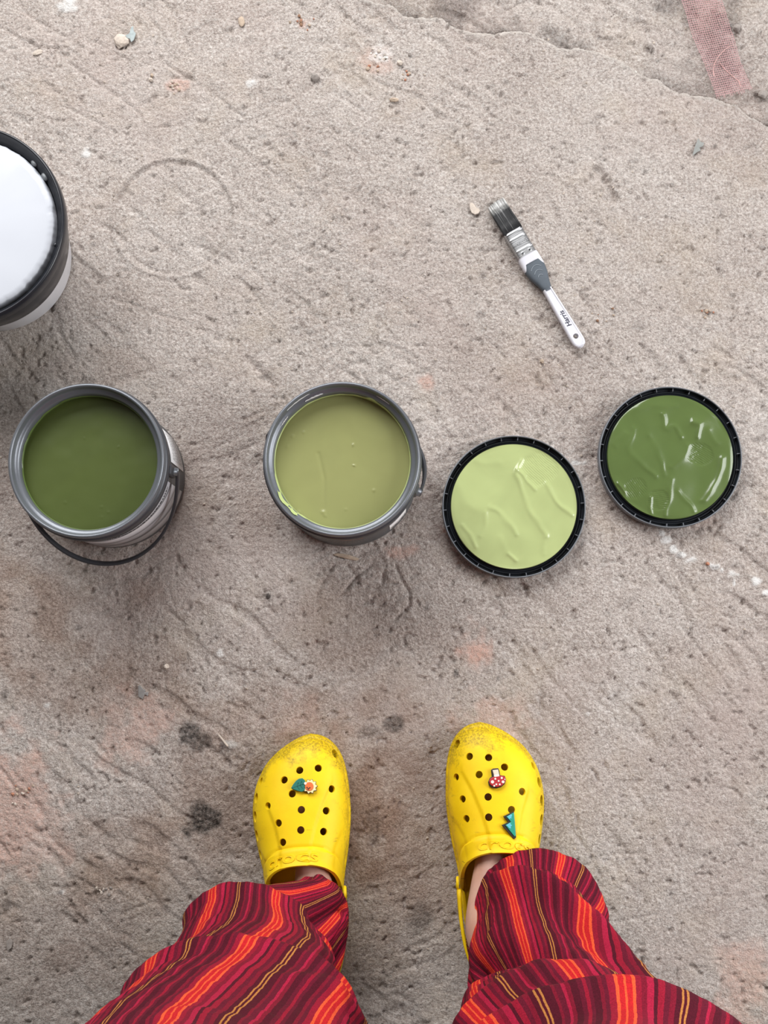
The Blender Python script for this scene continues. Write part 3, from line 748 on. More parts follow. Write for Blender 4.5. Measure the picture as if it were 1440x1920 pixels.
loose([(1352, 112), (1362, 125), (1376, 138), (1388, 148), (1391, 160)])

# ================================================================== debris on the slab
def rock_mesh(seed, sx, sy, sz, rough=.25, sub=2):
    b = bmesh.new(); bmesh.ops.create_icosphere(b, subdivisions=sub, radius=1); r = np.random.default_rng(seed)
    dirs = r.normal(size=(9, 3)); dirs /= np.linalg.norm(dirs, axis=1)[:, None]; hts = r.uniform(.62, .98, 9)
    for v in b.verts:
        c = np.array(v.co); k = 1.0
        for d, h in zip(dirs, hts):
            q = c @ d
            if q > h: k = min(k, h / q)
        c = c * k * (1 + rough * .25 * r.normal()); v.co = (c[0] * sx, c[1] * sy, c[2] * sz)
    return b
def stone(name, label, cat, u, v, sx, sy, sz, mat, rz=0, group=None, sub=2, sink=.35):
    p = at(u, v, .003); b = rock_mesh(int(u * 7 + v), sx / 1510 / 2, sy / 1510 / 2, sz / 2, .25, sub)
    me = bpy.data.meshes.new(name); b.to_mesh(me); b.free(); me.materials.append(mat)
    o = bpy.data.objects.new(name, me); COL.objects.link(o); o.location = (p[0], p[1], fh(p[0], p[1]) + sz * (.5 - sink * .5)); o.rotation_euler = (0, 0, rz)
    return tag(o, label, cat, group)
S = {k: simple('stone_' + k, lin(*c), .9, 0, .14, 260, .3, 500) for k, c in dict(pale=(196, 184, 172), tan=(178, 160, 142), grey=(150, 142, 136), brown=(140, 108, 86), white=(226, 222, 216), dark=(74, 68, 64), blue=(162, 172, 172), terracotta=(170, 120, 96)).items()}
stone('stone_chip', 'flat pale stone chip beside the blue-grey flake at top left', 'stone', 227, 76, 32, 34, .008, S['pale'])
stone('pebble', 'rounded grey pebble on bare concrete above the tins, largest near the top middle', 'pebble', 590, 143, 20, 20, .010, S['grey'], .4)
stone('pebble', 'small tan pebble left of the crumbly pink patch', 'pebble', 283, 150, 9, 9, .006, S['pale'], 1)
stone('pebble', 'small tan pebble touching the one just below it, top left', 'pebble', 284, 141, 7, 9, .005, S['tan'], .3)
stone('pebble', 'pale pebble just under the ledge near the white crumbs', 'pebble', 749, 116, 11, 13, .006, S['pale'], 1.2)
stone('stone_chip', 'elongated tan stone chip right of the top middle', 'stone', 739, 187, 19, 9, .005, S['tan'])
stone('pebble', 'tiny peach pebble right of the brush handle end, left one', 'pebble', 1016, 677, 8, 10, .006, S['tan'])
stone('pebble', 'peach pebble in the gap of the white filler line', 'pebble', 1327, 1057, 8, 8, .006, S['terracotta'])
stone('pebble', 'round grey pebble on the floor left of centre above the yellow clogs', 'pebble', 312, 1250, 11, 11, .008, S['pale'])
stone('pebble', 'round pebble in the hollow beyond the broken ledge, left of the pink tape', 'pebble', 1221, 78, 12, 12, .007, S['grey'])
stone('pebble', 'white crumb sitting on the edge of the broken ledge', 'pebble', 1194, 130, 7, 6, .005, S['white'])
stone('stone_chip', 'long flat concrete flake at the foot of the light green tin', 'stone', 648, 1043, 50, 11, .003, S['tan'], -.22)
stone('pebble', 'black gritty lump below and left of the light green tin', 'pebble', 503, 1118, 10, 12, .007, S['dark'])
stone('pebble', 'pale pebble at the end of the groove right of the white crumbs', 'pebble', 768, 100, 8, 9, .005, S['grey'])
stone('pebble', 'brown rough lump beyond the ledge right of the pink tape', 'pebble', 1433, 172, 18, 20, .010, S['grey'])
stone('pebble', 'dark jagged stone right of the pink tape near the top', 'pebble', 1384, 50, 18, 16, .009, S['grey'])
stone('stone_chip', 'flat round pinkish stone chip on the concrete left of the ring mark', 'stone', 452, 40, 16, 22, .004, S['tan'])
stone('stone_chip', 'pale flat stone chip half sunk near the left edge at the top', 'stone', 70, 97, 22, 12, .004, S['pale'], .3)
k_ = 0
for (u0, v0, n, sp, ms, g, lb) in ((565, 42, 12, 22, ('terracotta', 'tan', 'brown'), 'crumbs of the brown heap at the top', '{} crumb in the brown heap at the top centre'),
                               (325, 160, 9, 13, ('tan', 'pale'), 'crumbs of the pale heap at top left', '{} crumb in the small pale heap at top left'),
                               (712, 102, 12, 24, ('white', 'pale'), 'white crumbs under the ledge', '{} crumb among the whitish ones below the ledge at the top'),
                               (697, 128, 6, 14, ('tan', 'terracotta'), 'tan crumbs near the white ones', '{} crumb just below the scattered whitish crumbs'),
                               (755, 138, 6, 12, ('tan', 'terracotta'), 'tan crumbs right of the white ones', '{} crumb just right of the scattered whitish crumbs'),
                               (40, 1492, 14, 24, ('tan', 'terracotta', 'pale'), 'crumbs on the pink stain', '{} crumb on the pink stain at the left edge'),
                               (188, 1672, 10, 14, ('grey', 'pale'), 'crumbs left of the trousers', '{} crumb in the heap left of the left trouser leg'),
                               (1130, 870 - 282, 6, 20, ('tan', 'brown'), 'crumbs right of the brush', '{} crumb on the bare floor right of the brush'),
                               (1330, 585, 7, 16, ('tan', 'terracotta'), 'crumbs near the right edge', '{} crumb of the small cluster near the right edge')):
    for i in range(n):
        u = u0 + rng.normal(0, sp * .5); v = v0 + rng.normal(0, sp * .42); s = rng.uniform(3.5, 8); k_ += 1
        stone('crumb', lb.format(ms[i % len(ms)]), 'crumb', u, v, s, s * rng.uniform(.7, 1.2), s / 1510 * .7, S[ms[i % len(ms)]], rng.uniform(0, 6), g, 1)
def flat_piece(name, label, cat, outline, th, mat, lift=.001, tilt=(0, 0)):
    P = np.array(px(outline)); c = P.mean(0); V, F = prism([tuple(q - c) for q in P], 0, th)
    o = mesh(name, V, F, mat, None, smooth=False); fix_normals(o); o.location = (c[0], c[1], fh(*c) + lift); o.rotation_euler = (tilt[0], tilt[1], 0); bevel(o, th * .3, 2)
    return tag(o, label, cat)
flat_piece('plaster_flake', 'pale kidney-shaped flake next to the brush bristles', 'flake', [(880, 384), (884, 381), (889, 385), (892, 390), (898, 392), (900, 397), (897, 402), (890, 404), (884, 401), (881, 394)], .0022, S['pale'], .002)
flat_piece('metal_flake', 'ragged blue-grey flake beside the flat stone chip at top left', 'flake', [(236, 71), (244, 66), (247, 55), (251, 52), (252, 61), (256, 66), (252, 78), (247, 82), (245, 76), (240, 75)], .0012, S['blue'], .004, (.05, .1))
flat_piece('slate_shard', 'thin grey triangular shard lying on the slab at the right', 'shard', [(1308, 261), (1312, 268), (1319, 270), (1317, 276), (1310, 279), (1313, 284), (1306, 287), (1297, 294), (1302, 277)], .0012, simple('slate', lin(142, 144, 141), .5, 0, .1, 200), .002, (.05, -.05))
flat_piece('metal_clip', 'small grey notched metal scrap on the floor left of the clogs', 'metal scrap', [(260, 1286), (263, 1284), (269, 1292), (274, 1294), (272, 1298), (279, 1297), (278, 1305), (272, 1302), (268, 1311), (260, 1306)], .0012, simple('dull_zinc', lin(160, 158, 156), .45, .5, .1, 200), .002, (.04, .06))
flat_piece('wood_splinter', 'pale thin splinter beside the black stain left of the clogs', 'splinter', [(409, 1377), (412, 1376), (430, 1398), (427, 1400)], .002, S['pale'], .001)
flat_piece('metal_flake', 'small grey leaf-shaped scrap near the lower left corner', 'flake', [(12, 1765), (20, 1757), (25, 1764), (23, 1776), (15, 1782)], .001, S['grey'], .0015)
# fine grit: nobody could count it
KEEP = [(c0[0], c0[1], .10), (c1[0], c1[1], .10), (c2[0], c2[1], .11)] + [(bp0[0] - .4924 * k * .02, bp0[1] + .8704 * k * .02, .018) for k in range(12)]
KEEP += [(s_ * .112, -.12 - .05 * k, .062) for s_ in (-1, 1) for k in range(6)] + [(at(u, v)[0], at(u, v)[1], .092) for u, v in ((963, 950), (1256, 858))]
parts = []
ico = bmesh.new(); bmesh.ops.create_icosphere(ico, subdivisions=1, radius=1); iv = np.array([v.co[:] for v in ico.verts]); ifc = [tuple(v.index for v in f.verts) for f in ico.faces]; ico.free()
for i in range(1500):
    x = rng.uniform(-.55, .5); y = rng.uniform(-.5, .85)
    if rng.random() < .35: y = .3 + abs(rng.normal(0, .25))
    if fbm(np.array([x]), np.array([y]), 9, 700)[0] < .42 or any(math.hypot(x - a, y - b) < r for a, b, r in KEEP): continue
    s = .0006 + .0011 * rng.random() ** 3
    parts.append((iv * s * (1 + .3 * rng.normal(size=iv.shape)) * (1, 1, .7) + (x, y, fh(x, y) + s * .3), ifc))
gr = mesh('grit', *join(*parts), simple('grit', lin(176, 164, 152), .9, 0, .35, 35), None, smooth=False); tag(gr, 'fine loose grit scattered over the concrete', 'grit', kind='stuff')

# ================================================================== clogs
L_ = .275
OUT = [(0, 0, 0), (.004, -.014, .014), (.012, -.023, .023), (.03, -.0325, .033), (.06, -.038, .039), (.10, -.0420, .0450), (.14, -.0500, .0525), (.175, -.0550, .0570), (.20, -.0555, .0560),
       (.222, -.0545, .0500), (.242, -.0510, .0385), (.256, -.0455, .0240), (.266, -.0375, .0085), (.272, -.0280, -.0045), (.275, -.0160, -.0160)]
med = spl([(a, y) for y, a, b in OUT], 10); lat = spl([(b, y) for y, a, b in OUT], 10)
xm = lambda y: np.interp(y, np.maximum.accumulate(med[:, 1]), med[:, 0]); xl = lambda y: np.interp(y, np.maximum.accumulate(lat[:, 1]), lat[:, 0])
ZS = .026
ztop = lambda y: np.interp(y, spl([(.05, .100), (.10, .091), (.133, .083), (.16, .076), (.20, .069), (.235, .060), (.255, .052), (.268, .041), (.275, .028)], 8)[:, 0], spl([(.05, .100), (.10, .091), (.133, .083), (.16, .076), (.20, .069), (.235, .060), (.255, .052), (.268, .041), (.275, .028)], 8)[:, 1])
LINES = [([(-.008, .135), (-.012, .155), (-.018, .175), (-.028, .200), (-.040, .222)], -1), ([(.022, .135), (.023, .150), (.028, .175), (.037, .200)], 1), ([(-.034, .125), (-.038, .148), (-.048, .165), (-.054, .170)], -1), ([(.040, .115), (.042, .135), (.050, .150)], 1)]
def relief(x, y):
    """raised panels of the upper"""
    h = 0
    for P, sd in LINES:
        Pn = np.array(P); xc_ = np.interp(y, Pn[:, 1], Pn[:, 0]); w = sstep(Pn[0, 1] - .01, Pn[0, 1] + .004, y) * sstep(Pn[-1, 1] + .014, Pn[-1, 1] - .012, y)
        q = (x - xc_) * sd; h = h - .0022 * w * sstep(-.0012, .0016, q) * np.exp(-np.clip(q, 0, 1) / .016)
    return h
def upz(x, y):
    """outer height of the upper over the plan of the clog"""
    a, b = xm(y), xl(y); c = (a + b) / 2; hw = np.maximum((b - a) / 2, 1e-5)
    xi = np.clip(np.abs((x - c) / hw), 0, 1)
    return ZS + (ztop(y) - ZS) * (1 - xi ** 2.35) ** (1 / 2.1) + relief(x, y)
YO = .133
def yopen(a): return YO - .048 * np.abs(a) ** 2.0 - .006 * np.abs(a) ** 6
def up_pt(a, s):
    """a: -1..1 across, s: 0 opening .. 1 toe"""
    y0 = yopen(a); e = 1 - (1 - s) ** 1.7 if False else s
    y = y0 + (.2748 - y0) * e
    A, B = xm(y), xl(y); c = (A + B) / 2; hw = (B - A) / 2
    ph = a * np.pi / 2; xi = np.sign(ph) * np.abs(np.sin(ph)) ** (2 / 2.35)
    x = c + hw * xi; z = upz(x, y)
    return np.stack((x, y, z), -1)
def mat_clog():
    m, nt, b = new_mat('yellow_foam'); tc = N(nt, 'ShaderNodeTexCoord'); ob = tc.outputs['Object']
    def noise(sc, det=6, rough=.6):
        n = N(nt, 'ShaderNodeTexNoise'); n.inputs['Scale'].default_value = sc; n.inputs['Detail'].default_value = det; n.inputs['Roughness'].default_value = rough; nt.links.new(ob, n.inputs['Vector']); return n.outputs[0]
    base = ramp(nt, noise(25), [(.3, lin(238, 198, 6)), (.7, lin(250, 214, 14))])
    sx = N(nt, 'ShaderNodeSeparateXYZ'); nt.links.new(ob, sx.inputs[0])
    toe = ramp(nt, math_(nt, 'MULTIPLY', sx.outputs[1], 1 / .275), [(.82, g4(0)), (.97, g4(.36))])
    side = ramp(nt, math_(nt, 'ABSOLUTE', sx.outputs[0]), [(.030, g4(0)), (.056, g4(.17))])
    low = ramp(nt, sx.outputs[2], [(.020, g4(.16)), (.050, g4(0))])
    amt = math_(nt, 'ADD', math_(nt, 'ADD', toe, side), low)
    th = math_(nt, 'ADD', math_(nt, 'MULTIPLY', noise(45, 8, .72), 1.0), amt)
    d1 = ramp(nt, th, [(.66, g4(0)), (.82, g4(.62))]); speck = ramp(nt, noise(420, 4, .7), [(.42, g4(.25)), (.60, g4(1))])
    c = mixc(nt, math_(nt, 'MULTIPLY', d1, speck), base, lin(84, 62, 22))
    st = N(nt, 'ShaderNodeMapping'); st.inputs['Rotation'].default_value = (0, 0, .6); st.inputs['Scale'].default_value = (30, 150, 40); nt.links.new(ob, st.inputs[0])
    ns = N(nt, 'ShaderNodeTexNoise'); ns.inputs['Scale'].default_value = 1; ns.inputs['Detail'].default_value = 5; nt.links.new(st.outputs[0], ns.inputs['Vector'])
    sc = math_(nt, 'MULTIPLY', ramp(nt, ns.outputs[0], [(.66, g4(0)), (.72, g4(.7))]), ramp(nt, noise(16, 3), [(.48, g4(0)), (.6, g4(1))])); c = mixc(nt, sc, c, lin(92, 70, 26))
    nt.links.new(c, b.inputs['Base Color']); b.inputs['Roughness'].default_value = .55; b.inputs['Specular IOR Level'].default_value = .35
    bp = N(nt, 'ShaderNodeBump'); bp.inputs['Strength'].default_value = .15; bp.inputs['Distance'].default_value = .0006; nt.links.new(noise(700, 3), bp.inputs['Height']); nt.links.new(bp.outputs[0], b.inputs['Normal'])
    return m
M['clog'] = mat_clog()
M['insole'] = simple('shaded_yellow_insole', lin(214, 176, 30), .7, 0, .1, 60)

def outline_loop(off=0.0, n=1):
    P = [np.array((x, y)) for x, y in med] + [np.array((x, y)) for x, y in lat[::-1]][1:-1]
    P = np.array(P)[::n]
    if off:
        t = np.roll(P, -1, 0) - np.roll(P, 1, 0); t /= np.linalg.norm(t, axis=1)[:, None] + 1e-9
        P = P + np.stack((-t[:, 1], t[:, 0]), 1) * off
    return P
def clog(label, loc, rz, mirror, holes, vents):
    t = thing('clog', label, 'clog', loc, rz)
    sg = -1 if mirror else 1
    mx = lambda V: [(sg * x, y, z) for x, y, z in V]
    # sole: stacked outline rings with a flared foot and a toe bumper line
    rings = [(-.0035, 0.0), (0.0005, .003), (.0015, .010), (.0010, .014), (.0022, .016), (.0022, .021), (.0010, .0235), (-.0005, .026), (-.004, .0265)]
    V = []; n = 0
    for off, z in rings:
        P = outline_loop(off); n = len(P); V += [(sg * x, y, z + .010 * float(sstep(.235, .275, y)) * (1 if z > .001 else .8) * (z > 0)) for x, y in P]
    F = grid_faces(len(rings), n, cv=True); F.append(tuple(range(n))); F.append(tuple((len(rings) - 1) * n + j for j in range(n)))
    so = mesh('sole', V, F, M['clog'], t); fix_normals(so)
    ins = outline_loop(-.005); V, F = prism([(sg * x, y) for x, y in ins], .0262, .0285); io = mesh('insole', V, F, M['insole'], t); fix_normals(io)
    # upper
    na, ns = 96, 110
    ss = 1 - (1 - np.linspace(0, 1, ns)) ** 1.6
    A, Sx = np.meshgrid(np.linspace(-1, 1, na), ss, indexing='ij')
    P = up_pt(A, Sx)
    # collar band: a raised rolled edge along the opening
    dist = P[..., 1] - yopen(A)
    nrm = np.cross(np.gradient(P, axis=0), np.gradient(P, axis=1)); nrm /= np.linalg.norm(nrm, axis=-1)[..., None] + 1e-12
    if nrm[na // 2, 30, 2] < 0: nrm = -nrm
    bandw = .0195
    P = P + nrm * (.0016 * sstep(bandw, bandw - .0022, dist) + .0012 * np.exp(-(dist / .0035) ** 2) - .0010 * np.exp(-((dist - bandw - .0008) / .0014) ** 2))[..., None]
    P[..., 2] = np.maximum(P[..., 2], .024)
    up = mesh('upper', mx(P.reshape(-1, 3)), grid_faces(na, ns), M['clog'], t); fix_normals(up)
    md = up.modifiers.new('s', 'SOLIDIFY'); md.thickness = .0042; md.offset = -1
    if sum(p_.normal.z for p_ in up.data.polygons) < 0: up.data.flip_normals()
    bake(up)
    cut = []
    for (x, y, r) in holes:
        z = float(upz(np.array(sg * x), np.array(y))); e = .0015
        gx = (float(upz(np.array(sg * (x + e)), np.array(y))) - float(upz(np.array(sg * (x - e)), np.array(y)))) / (2 * e); gy = (float(upz(np.array(sg * x), np.array(y + e))) - float(upz(np.array(sg * x), np.array(y - e)))) / (2 * e)
        nn = Vector((-gx, -gy, 1)).normalized(); p_ = Vector((x, y, z)); cut.append(tube([p_ + nn * .012, p_ - nn * .010], r, 20))
    for (x, y, z, nx_, ny_, nz_, r) in vents:
        nn = Vector((sg * nx_, ny_, nz_)).normalized(); p_ = Vector((sg * x, y, z)); cut.append(tube([p_ + nn * .012, p_ - nn * .008], r, 20))
    boolean(up, mesh('c', *join(*cut), None))
    up.data.materials.clear(); up.data.materials.append(M['clog'])
    up.data.shade_smooth(); up.data.set_sharp_from_angle(angle=R2(40))
    # low wall round the heel
    lp = [q for q in outline_loop(0.0)]; hw_ = [q for q in lp if q[1] < .085]
    i0 = min(range(len(lp)), key=lambda i: lp[i][1])
    seq = lp[i0:] + lp[:i0]; a_ = [q for q in seq[:len(seq) // 2] if q[1] < .085]; b_ = [q for q in seq[len(seq) // 2:] if q[1] < .085]; heel = b_ + a_
    V = []
    for q in heel:
        hh = .026 + .018 * float(sstep(.0, .07, .09 - q[1])) * .6 + .012 * float(sstep(.03, .085, q[1])); inw = (q - np.array((0.0, .045))) / (np.linalg.norm(q - np.array((0.0, .045))) + 1e-9)
        for dr, z in ((.0005, .022), (.0005, hh - .001), (-.0015, hh + .0008), (-.0035, hh), (-.0045, .026)): V.append((sg * (q[0] + inw[0] * dr), q[1] + inw[1] * dr, z))
    hl = mesh('heel_wall', V, grid_faces(len(heel), 5), M['clog'], t); fix_normals(hl)
    # strap, pinned at both sides and lying back round the heel
    pts, outs = [], []
    for i in range(61):
        f = i / 60; an = math.pi * (1 + f)
        x = .0475 * math.cos(an); y = .088 + .101 * math.sin(an); y = .088 - .103 * math.sin(math.pi * f) ** .8; x = -(.0455 - .003 * math.sin(math.pi * f)) * math.copysign(abs(math.cos(math.pi * f)) ** .75, math.cos(math.pi * f))
        z = .055 + .012 * math.sin(math.pi * f); pts.append((sg * x, y, z)); outs.append((sg * x * 1.2, (y - .06), 0))
    sp = mesh('heel_strap', *strap(pts, outs, .019, .0042), M['clog'], t); fix_normals(sp)
    for sd in (-1, 1):
        rv = mesh('strap_rivet', *tube([(0, 0, 0), (sd * .002, 0, 0), (sd * .003, 0, 0)], [.008, .008, .006], 24), M['clog'], t); rv.location = (sd * .0455, .094, .052)
    # raised lettering on the collar band
    tv, tf = text_mesh('crocs', .0178, 0, .00022)
    W3 = []
    for lev in (0.0, .0013):
        for x, y, z in tv:
            a = sg * (x + (-.007 if mirror else .004)) / .056
            yo = float(yopen(np.array(a))); s = (y + .0098) / (.2748 - yo)
            p_ = up_pt(np.array(a), np.array(s)); e = .01
            d1 = up_pt(np.array(a + e), np.array(s)) - up_pt(np.array(a - e), np.array(s)); d2 = up_pt(np.array(a), np.array(s + e)) - up_pt(np.array(a), np.array(s - e)); nn = np.cross(d1, d2); nn /= np.linalg.norm(nn)
            if nn[2] < 0: nn = -nn
            W3.append(p_ + nn * (.0014 + lev))
    nv = len(tv); _, tf2 = extrude_flat(tv, tf, 1)
    lt = mesh('raised_lettering', mx(W3), tf2, M['clog'], up, smooth=False); fix_normals(lt)
    return t, up

def local_xy(u, v, loc, rz, mirror):
    """photo measurement of a point on the upper -> clog coordinates"""
    z = .06; sg = -1 if mirror else 1
    for _ in range(8):
        p = at(u, v, z); d = p[:2] - np.array(loc[:2]); c, s = math.cos(-rz), math.sin(-rz); x = d[0] * c - d[1] * s; y = d[0] * s + d[1] * c
        z = float(upz(np.array(sg * x), np.array(np.clip(y, .02, .2745))))
    return x, y, z
def vent_at(y, xi, r):
    a, b = float(xm(y)), float(xl(y)); x = (a + b) / 2 + (b - a) / 2 * xi; e = .001
    z = float(upz(np.array(x), np.array(y))); gx = (float(upz(np.array(x + e), np.array(y))) - float(upz(np.array(x - e), np.array(y)))) / (2 * e); gy = (float(upz(np.array(x), np.array(y + .004))) - float(upz(np.array(x), np.array(y - .004)))) / .008
    n = math.sqrt(gx * gx + gy * gy + 1); return (x, y, z, -gx / n, -gy / n, 1 / n, r)
VENT = [vent_at(.226, .955, .0050), vent_at(.207, .955, .0062), vent_at(.186, .955, .0066), vent_at(.164, .955, .0066), vent_at(.142, .955, .0060), vent_at(.252, -.93, .0058)]
# right foot
toeR = at(886, 1357, .030); rzR = R2(0.5); locR = (.1165, toeR[1] - .275, .0012)
hR = [(880, 1418), (916, 1420), (946, 1438), (855, 1457), (898, 1452), (930, 1462), (867, 1498), (915, 1494), (979, 1484), (874, 1535), (916, 1532), (959, 1518)]
hR = [local_xy(u, v, locR, rzR, False)[:2] + (.0043,) for u, v in hR]
clogR, upR = clog('scuffed yellow foam clog with mushroom and mountain charms, right foot', locR, rzR, False, hR, VENT)
toeL = at(590, 1382, .030); rzL = R2(4.0); locL = (-.1015, toeL[1] - .2735, .0012)
hL = [(562, 1444), (597, 1440), (533, 1462), (548, 1488), (622, 1479), (502, 1511), (565, 1518), (612, 1520), (522, 1543), (564, 1556), (607, 1559), (530, 1579)]
hL = [local_xy(u, v, locL, rzL, True)[:2] + (.0043,) for u, v in hL]
clogL, upL = clog('scuffed yellow foam clog with leaf and sun charm, left foot', locL, rzL, True, hL, VENT)

# ---- charms pushed into the clogs' holes
def charm(clog_o, loc, rz, mirror, u, v, label, spin=0.0):
    x, y, z = local_xy(u, v, loc, rz, mirror); sg = -1 if mirror else 1; e = .004
    gx = (float(upz(np.array(sg * (x + e)), np.array(y))) - float(upz(np.array(sg * (x - e)), np.array(y)))) / (2 * e); gy = (float(upz(np.array(sg * x), np.array(y + e))) - float(upz(np.array(sg * x), np.array(y - e)))) / (2 * e)
    nn = Vector((-gx, -gy, 1)).normalized(); q = nn.to_track_quat('Z', 'Y'); xq = (q @ Vector((1, 0, 0)))
    # keep the charm's own x axis along the clog's x axis
    xa = (Vector((1, 0, 0)) - nn * nn.x).normalized(); ya = nn.cross(xa); Rm = Matrix((xa, ya, nn)).transposed()
    return (Vector((x, y, z)), Rm @ Matrix.Rotation(spin, 3, 'Z'), nn)
def place(o, parent, pos, Rm, nn, lift):
    o.parent = parent; o.matrix_local = Matrix.Translation(pos + nn * lift) @ Rm.to_4x4()
def slab(name, outline, z0, z1, mat, parent, bev=.0006):
    V, F = prism(outline, z0, z1); o = mesh(name, V, F, mat, parent, smooth=False); fix_normals(o); bevel(o, bev, 2, 30); return o
def circ(cx, cy, r, n=24, ry=None): return [(cx + r * math.cos(2 * math.pi * i / n), cy + (ry or r) * math.sin(2 * math.pi * i / n)) for i in range(n)]
CM = {k: simple('rubber_' + k, lin(*c), .45, 0, .05, 200) for k, c in dict(black=(38, 32, 28), teal=(22, 110, 96), tealdark=(14, 84, 74), orange=(226, 112, 52), cream=(244, 224, 168), red=(176, 38, 44), white=(236, 226, 214), stem=(222, 206, 184), mint=(30, 148, 124), sky=(92, 186, 206), dark=(70, 30, 20)).items()}
K = 1 / (5.485 * 1560)      # metres per unit of the close-up sketches below
def sk(P, c): return [((a - c[0]) * K, -(b - c[1]) * K) for a, b in P]
# leaf and sun
cc = (715, 690); pos, Rm, nn = charm(clogL, locL, rzL, True, 570, 1476, '', 0)
LEAF = [(588, 695), (610, 660), (640, 625), (670, 606), (705, 603), (728, 625), (735, 660), (730, 700), (715, 730), (690, 738), (650, 725), (615, 710)]
SUN = []
for i in range(20):
    an = 2 * math.pi * i / 20; r = 72 if i % 2 == 0 else 54; SUN.append((778 + r * math.cos(an), 690 + r * math.sin(an)))
ch = slab('shoe_charm', [(c[0] * 1.10, c[1] * 1.10) for c in sk(SUN, (778, 690))], 0, .0022, CM['black'], None); ch['label'] = 'leaf and sun shoe charm'
ch.data.transform(Matrix.Translation(((778 - cc[0]) * K, -(690 - cc[1]) * K, 0)))
place(ch, clogL, pos, Rm, nn, .0010)
slab('charm_leaf', sk(LEAF, cc), .0002, .0034, CM['teal'], ch)
for P in ([(600, 694), (650, 680), (728, 662)], [(650, 680), (664, 645)], [(680, 674), (700, 632)], [(650, 682), (672, 712)], [(682, 676), (706, 706)]):
    q = sk(P, cc); mesh('leaf_vein', *tube([(a, b, .0035) for a, b in q], .00028, 6), CM['tealdark'], ch)
slab('sun_rays', [(a, b) for a, b in sk(SUN, cc)], .0018, .0032, CM['cream'], ch, .0003)
q = sk([(770, 690)], cc)[0]; slab('sun_face', circ(q[0], q[1], 43 * K), .003, .0044, CM['orange'], ch)
for P, r in (((748, 700), 7), ((775, 705), 7), ((760, 714), 9)):
    q = sk([P], cc)[0]; slab('sun_eye', circ(q[0], q[1], r * K, 12), .0042, .0047, CM['dark'], ch, .0001)
q = sk([(732, 660)], cc)[0]; slab('white_petal', circ(q[0], q[1], 14 * K, 14), .0030, .0046, CM['white'], ch)
# toadstool, cap towards the wearer
cc = (720, 720); pos, Rm, nn = charm(clogR, locR, rzR, False, 931, 1461, '', 0)
CAP = [(640, 745), (655, 715), (690, 700), (740, 692), (780, 692), (803, 706), (806, 735), (790, 765), (760, 790), (720, 800), (680, 796), (650, 775)]
STEM = [(678, 636), (735, 628), (742, 672), (740, 700), (694, 704), (690, 680)]
back = [(632, 750), (648, 712), (672, 694), (664, 632), (684, 618), (738, 614), (748, 640), (752, 684), (800, 690), (812, 725), (796, 770), (760, 800), (715, 812), (670, 806), (640, 785)]
ch = slab('shoe_charm', sk(back, cc), 0, .0030, CM['black'], None); ch['label'] = 'red toadstool shoe charm'; place(ch, clogR, pos, Rm, nn, .0010)
slab('toadstool_cap', sk(CAP, cc), .0022, .0046, CM['red'], ch); slab('toadstool_stem', sk(STEM, cc), .0022, .0042, CM['stem'], ch)
slab('toadstool_ring', sk([(690, 684), (742, 676), (746, 692), (740, 702), (700, 708), (690, 700)], cc), .003, .0046, CM['white'], ch)
for (a, b, r) in ((674, 752, 16), (703, 722, 10), (735, 743, 9), (767, 714, 11), (778, 752, 14), (711, 776, 9), (745, 777, 9), (690, 790, 9), (797, 728, 6)):
    q = sk([(a, b)], cc)[0]; slab('white_spot', circ(q[0], q[1], r * K, 12), .0044, .0050, CM['white'], ch, .0001)
# mountains
cc = (845, 1190); pos, Rm, nn = charm(clogR, locR, rzR, False, 954, 1547, '', 0)
MT = [(893, 1062), (898, 1140), (905, 1300), (885, 1318), (780, 1195), (772, 1188), (838, 1160), (790, 1108), (862, 1075)]
ch = slab('shoe_charm', [(x * 1.06 - .0002, y * 1.04 - .0003) for x, y in sk(MT, cc)], 0, .0024, CM['black'], None, .0004); ch['label'] = 'teal mountain shoe charm'; place(ch, clogR, pos, Rm, nn, .0014)
slab('mountain_face', sk([(892, 1070), (897, 1140), (902, 1292), (888, 1300), (800, 1192), (858, 1160), (812, 1112), (866, 1082)], cc), .002, .0036, CM['mint'], ch)
slab('snow_patch', sk([(820, 1112), (862, 1086), (872, 1100), (862, 1118), (868, 1130), (850, 1126), (846, 1140)], cc), .0034, .0041, CM['sky'], ch, .0002)
slab('snow_patch', sk([(808, 1192), (850, 1168), (856, 1186), (868, 1196), (852, 1206), (856, 1226), (838, 1222)], cc), .0034, .0041, CM['sky'], ch, .0002)

# ================================================================== person: legs in striped trousers
per = thing('person', 'person standing in red striped wide trousers, seen from above to the knees', 'person', (0, -.30, 0))
bm = bmesh.new(); sk_l = bm.verts.layers.skin.verify()
def chain(P, prev=None):
    for (x, y, z, rx, ry) in P:
        v = bm.verts.new((x, y + .30, z)); v[sk_l].radius = (rx, ry)
        if prev: bm.edges.new((prev, v))
        prev = v
    return prev
root = bm.verts.new((0, -.37 + .30, .90)); root[sk_l].radius = (.11, .10); root[sk_l].use_root = True
chain([(-.075, -.36, .82, .085, .085), (-.118, -.352, .66, .06, .06), (-.130, -.36, .47, .042, .042), (-.130, -.37, .32, .036, .036), (-.138, -.350, .17, .028, .028), (-.104, -.325, .105, .030, .032), (-.095, -.29, .064, .028, .028), (-.103, -.235, .050, .018, .018), (-.106, -.175, .042, .012, .012), (-.106, -.140, .040, .009, .009)], root)
chain([(.08, -.36, .82, .085, .085), (.122, -.352, .66, .06, .06), (.138, -.36, .47, .042, .042), (.138, -.37, .32, .036, .036), (.116, -.33, .17, .030, .030), (.104, -.312, .105, .034, .036), (.108, -.275, .064, .028, .028), (.112, -.215, .050, .018, .018), (.114, -.155, .042, .012, .012), (.112, -.120, .040, .009, .009)], root)
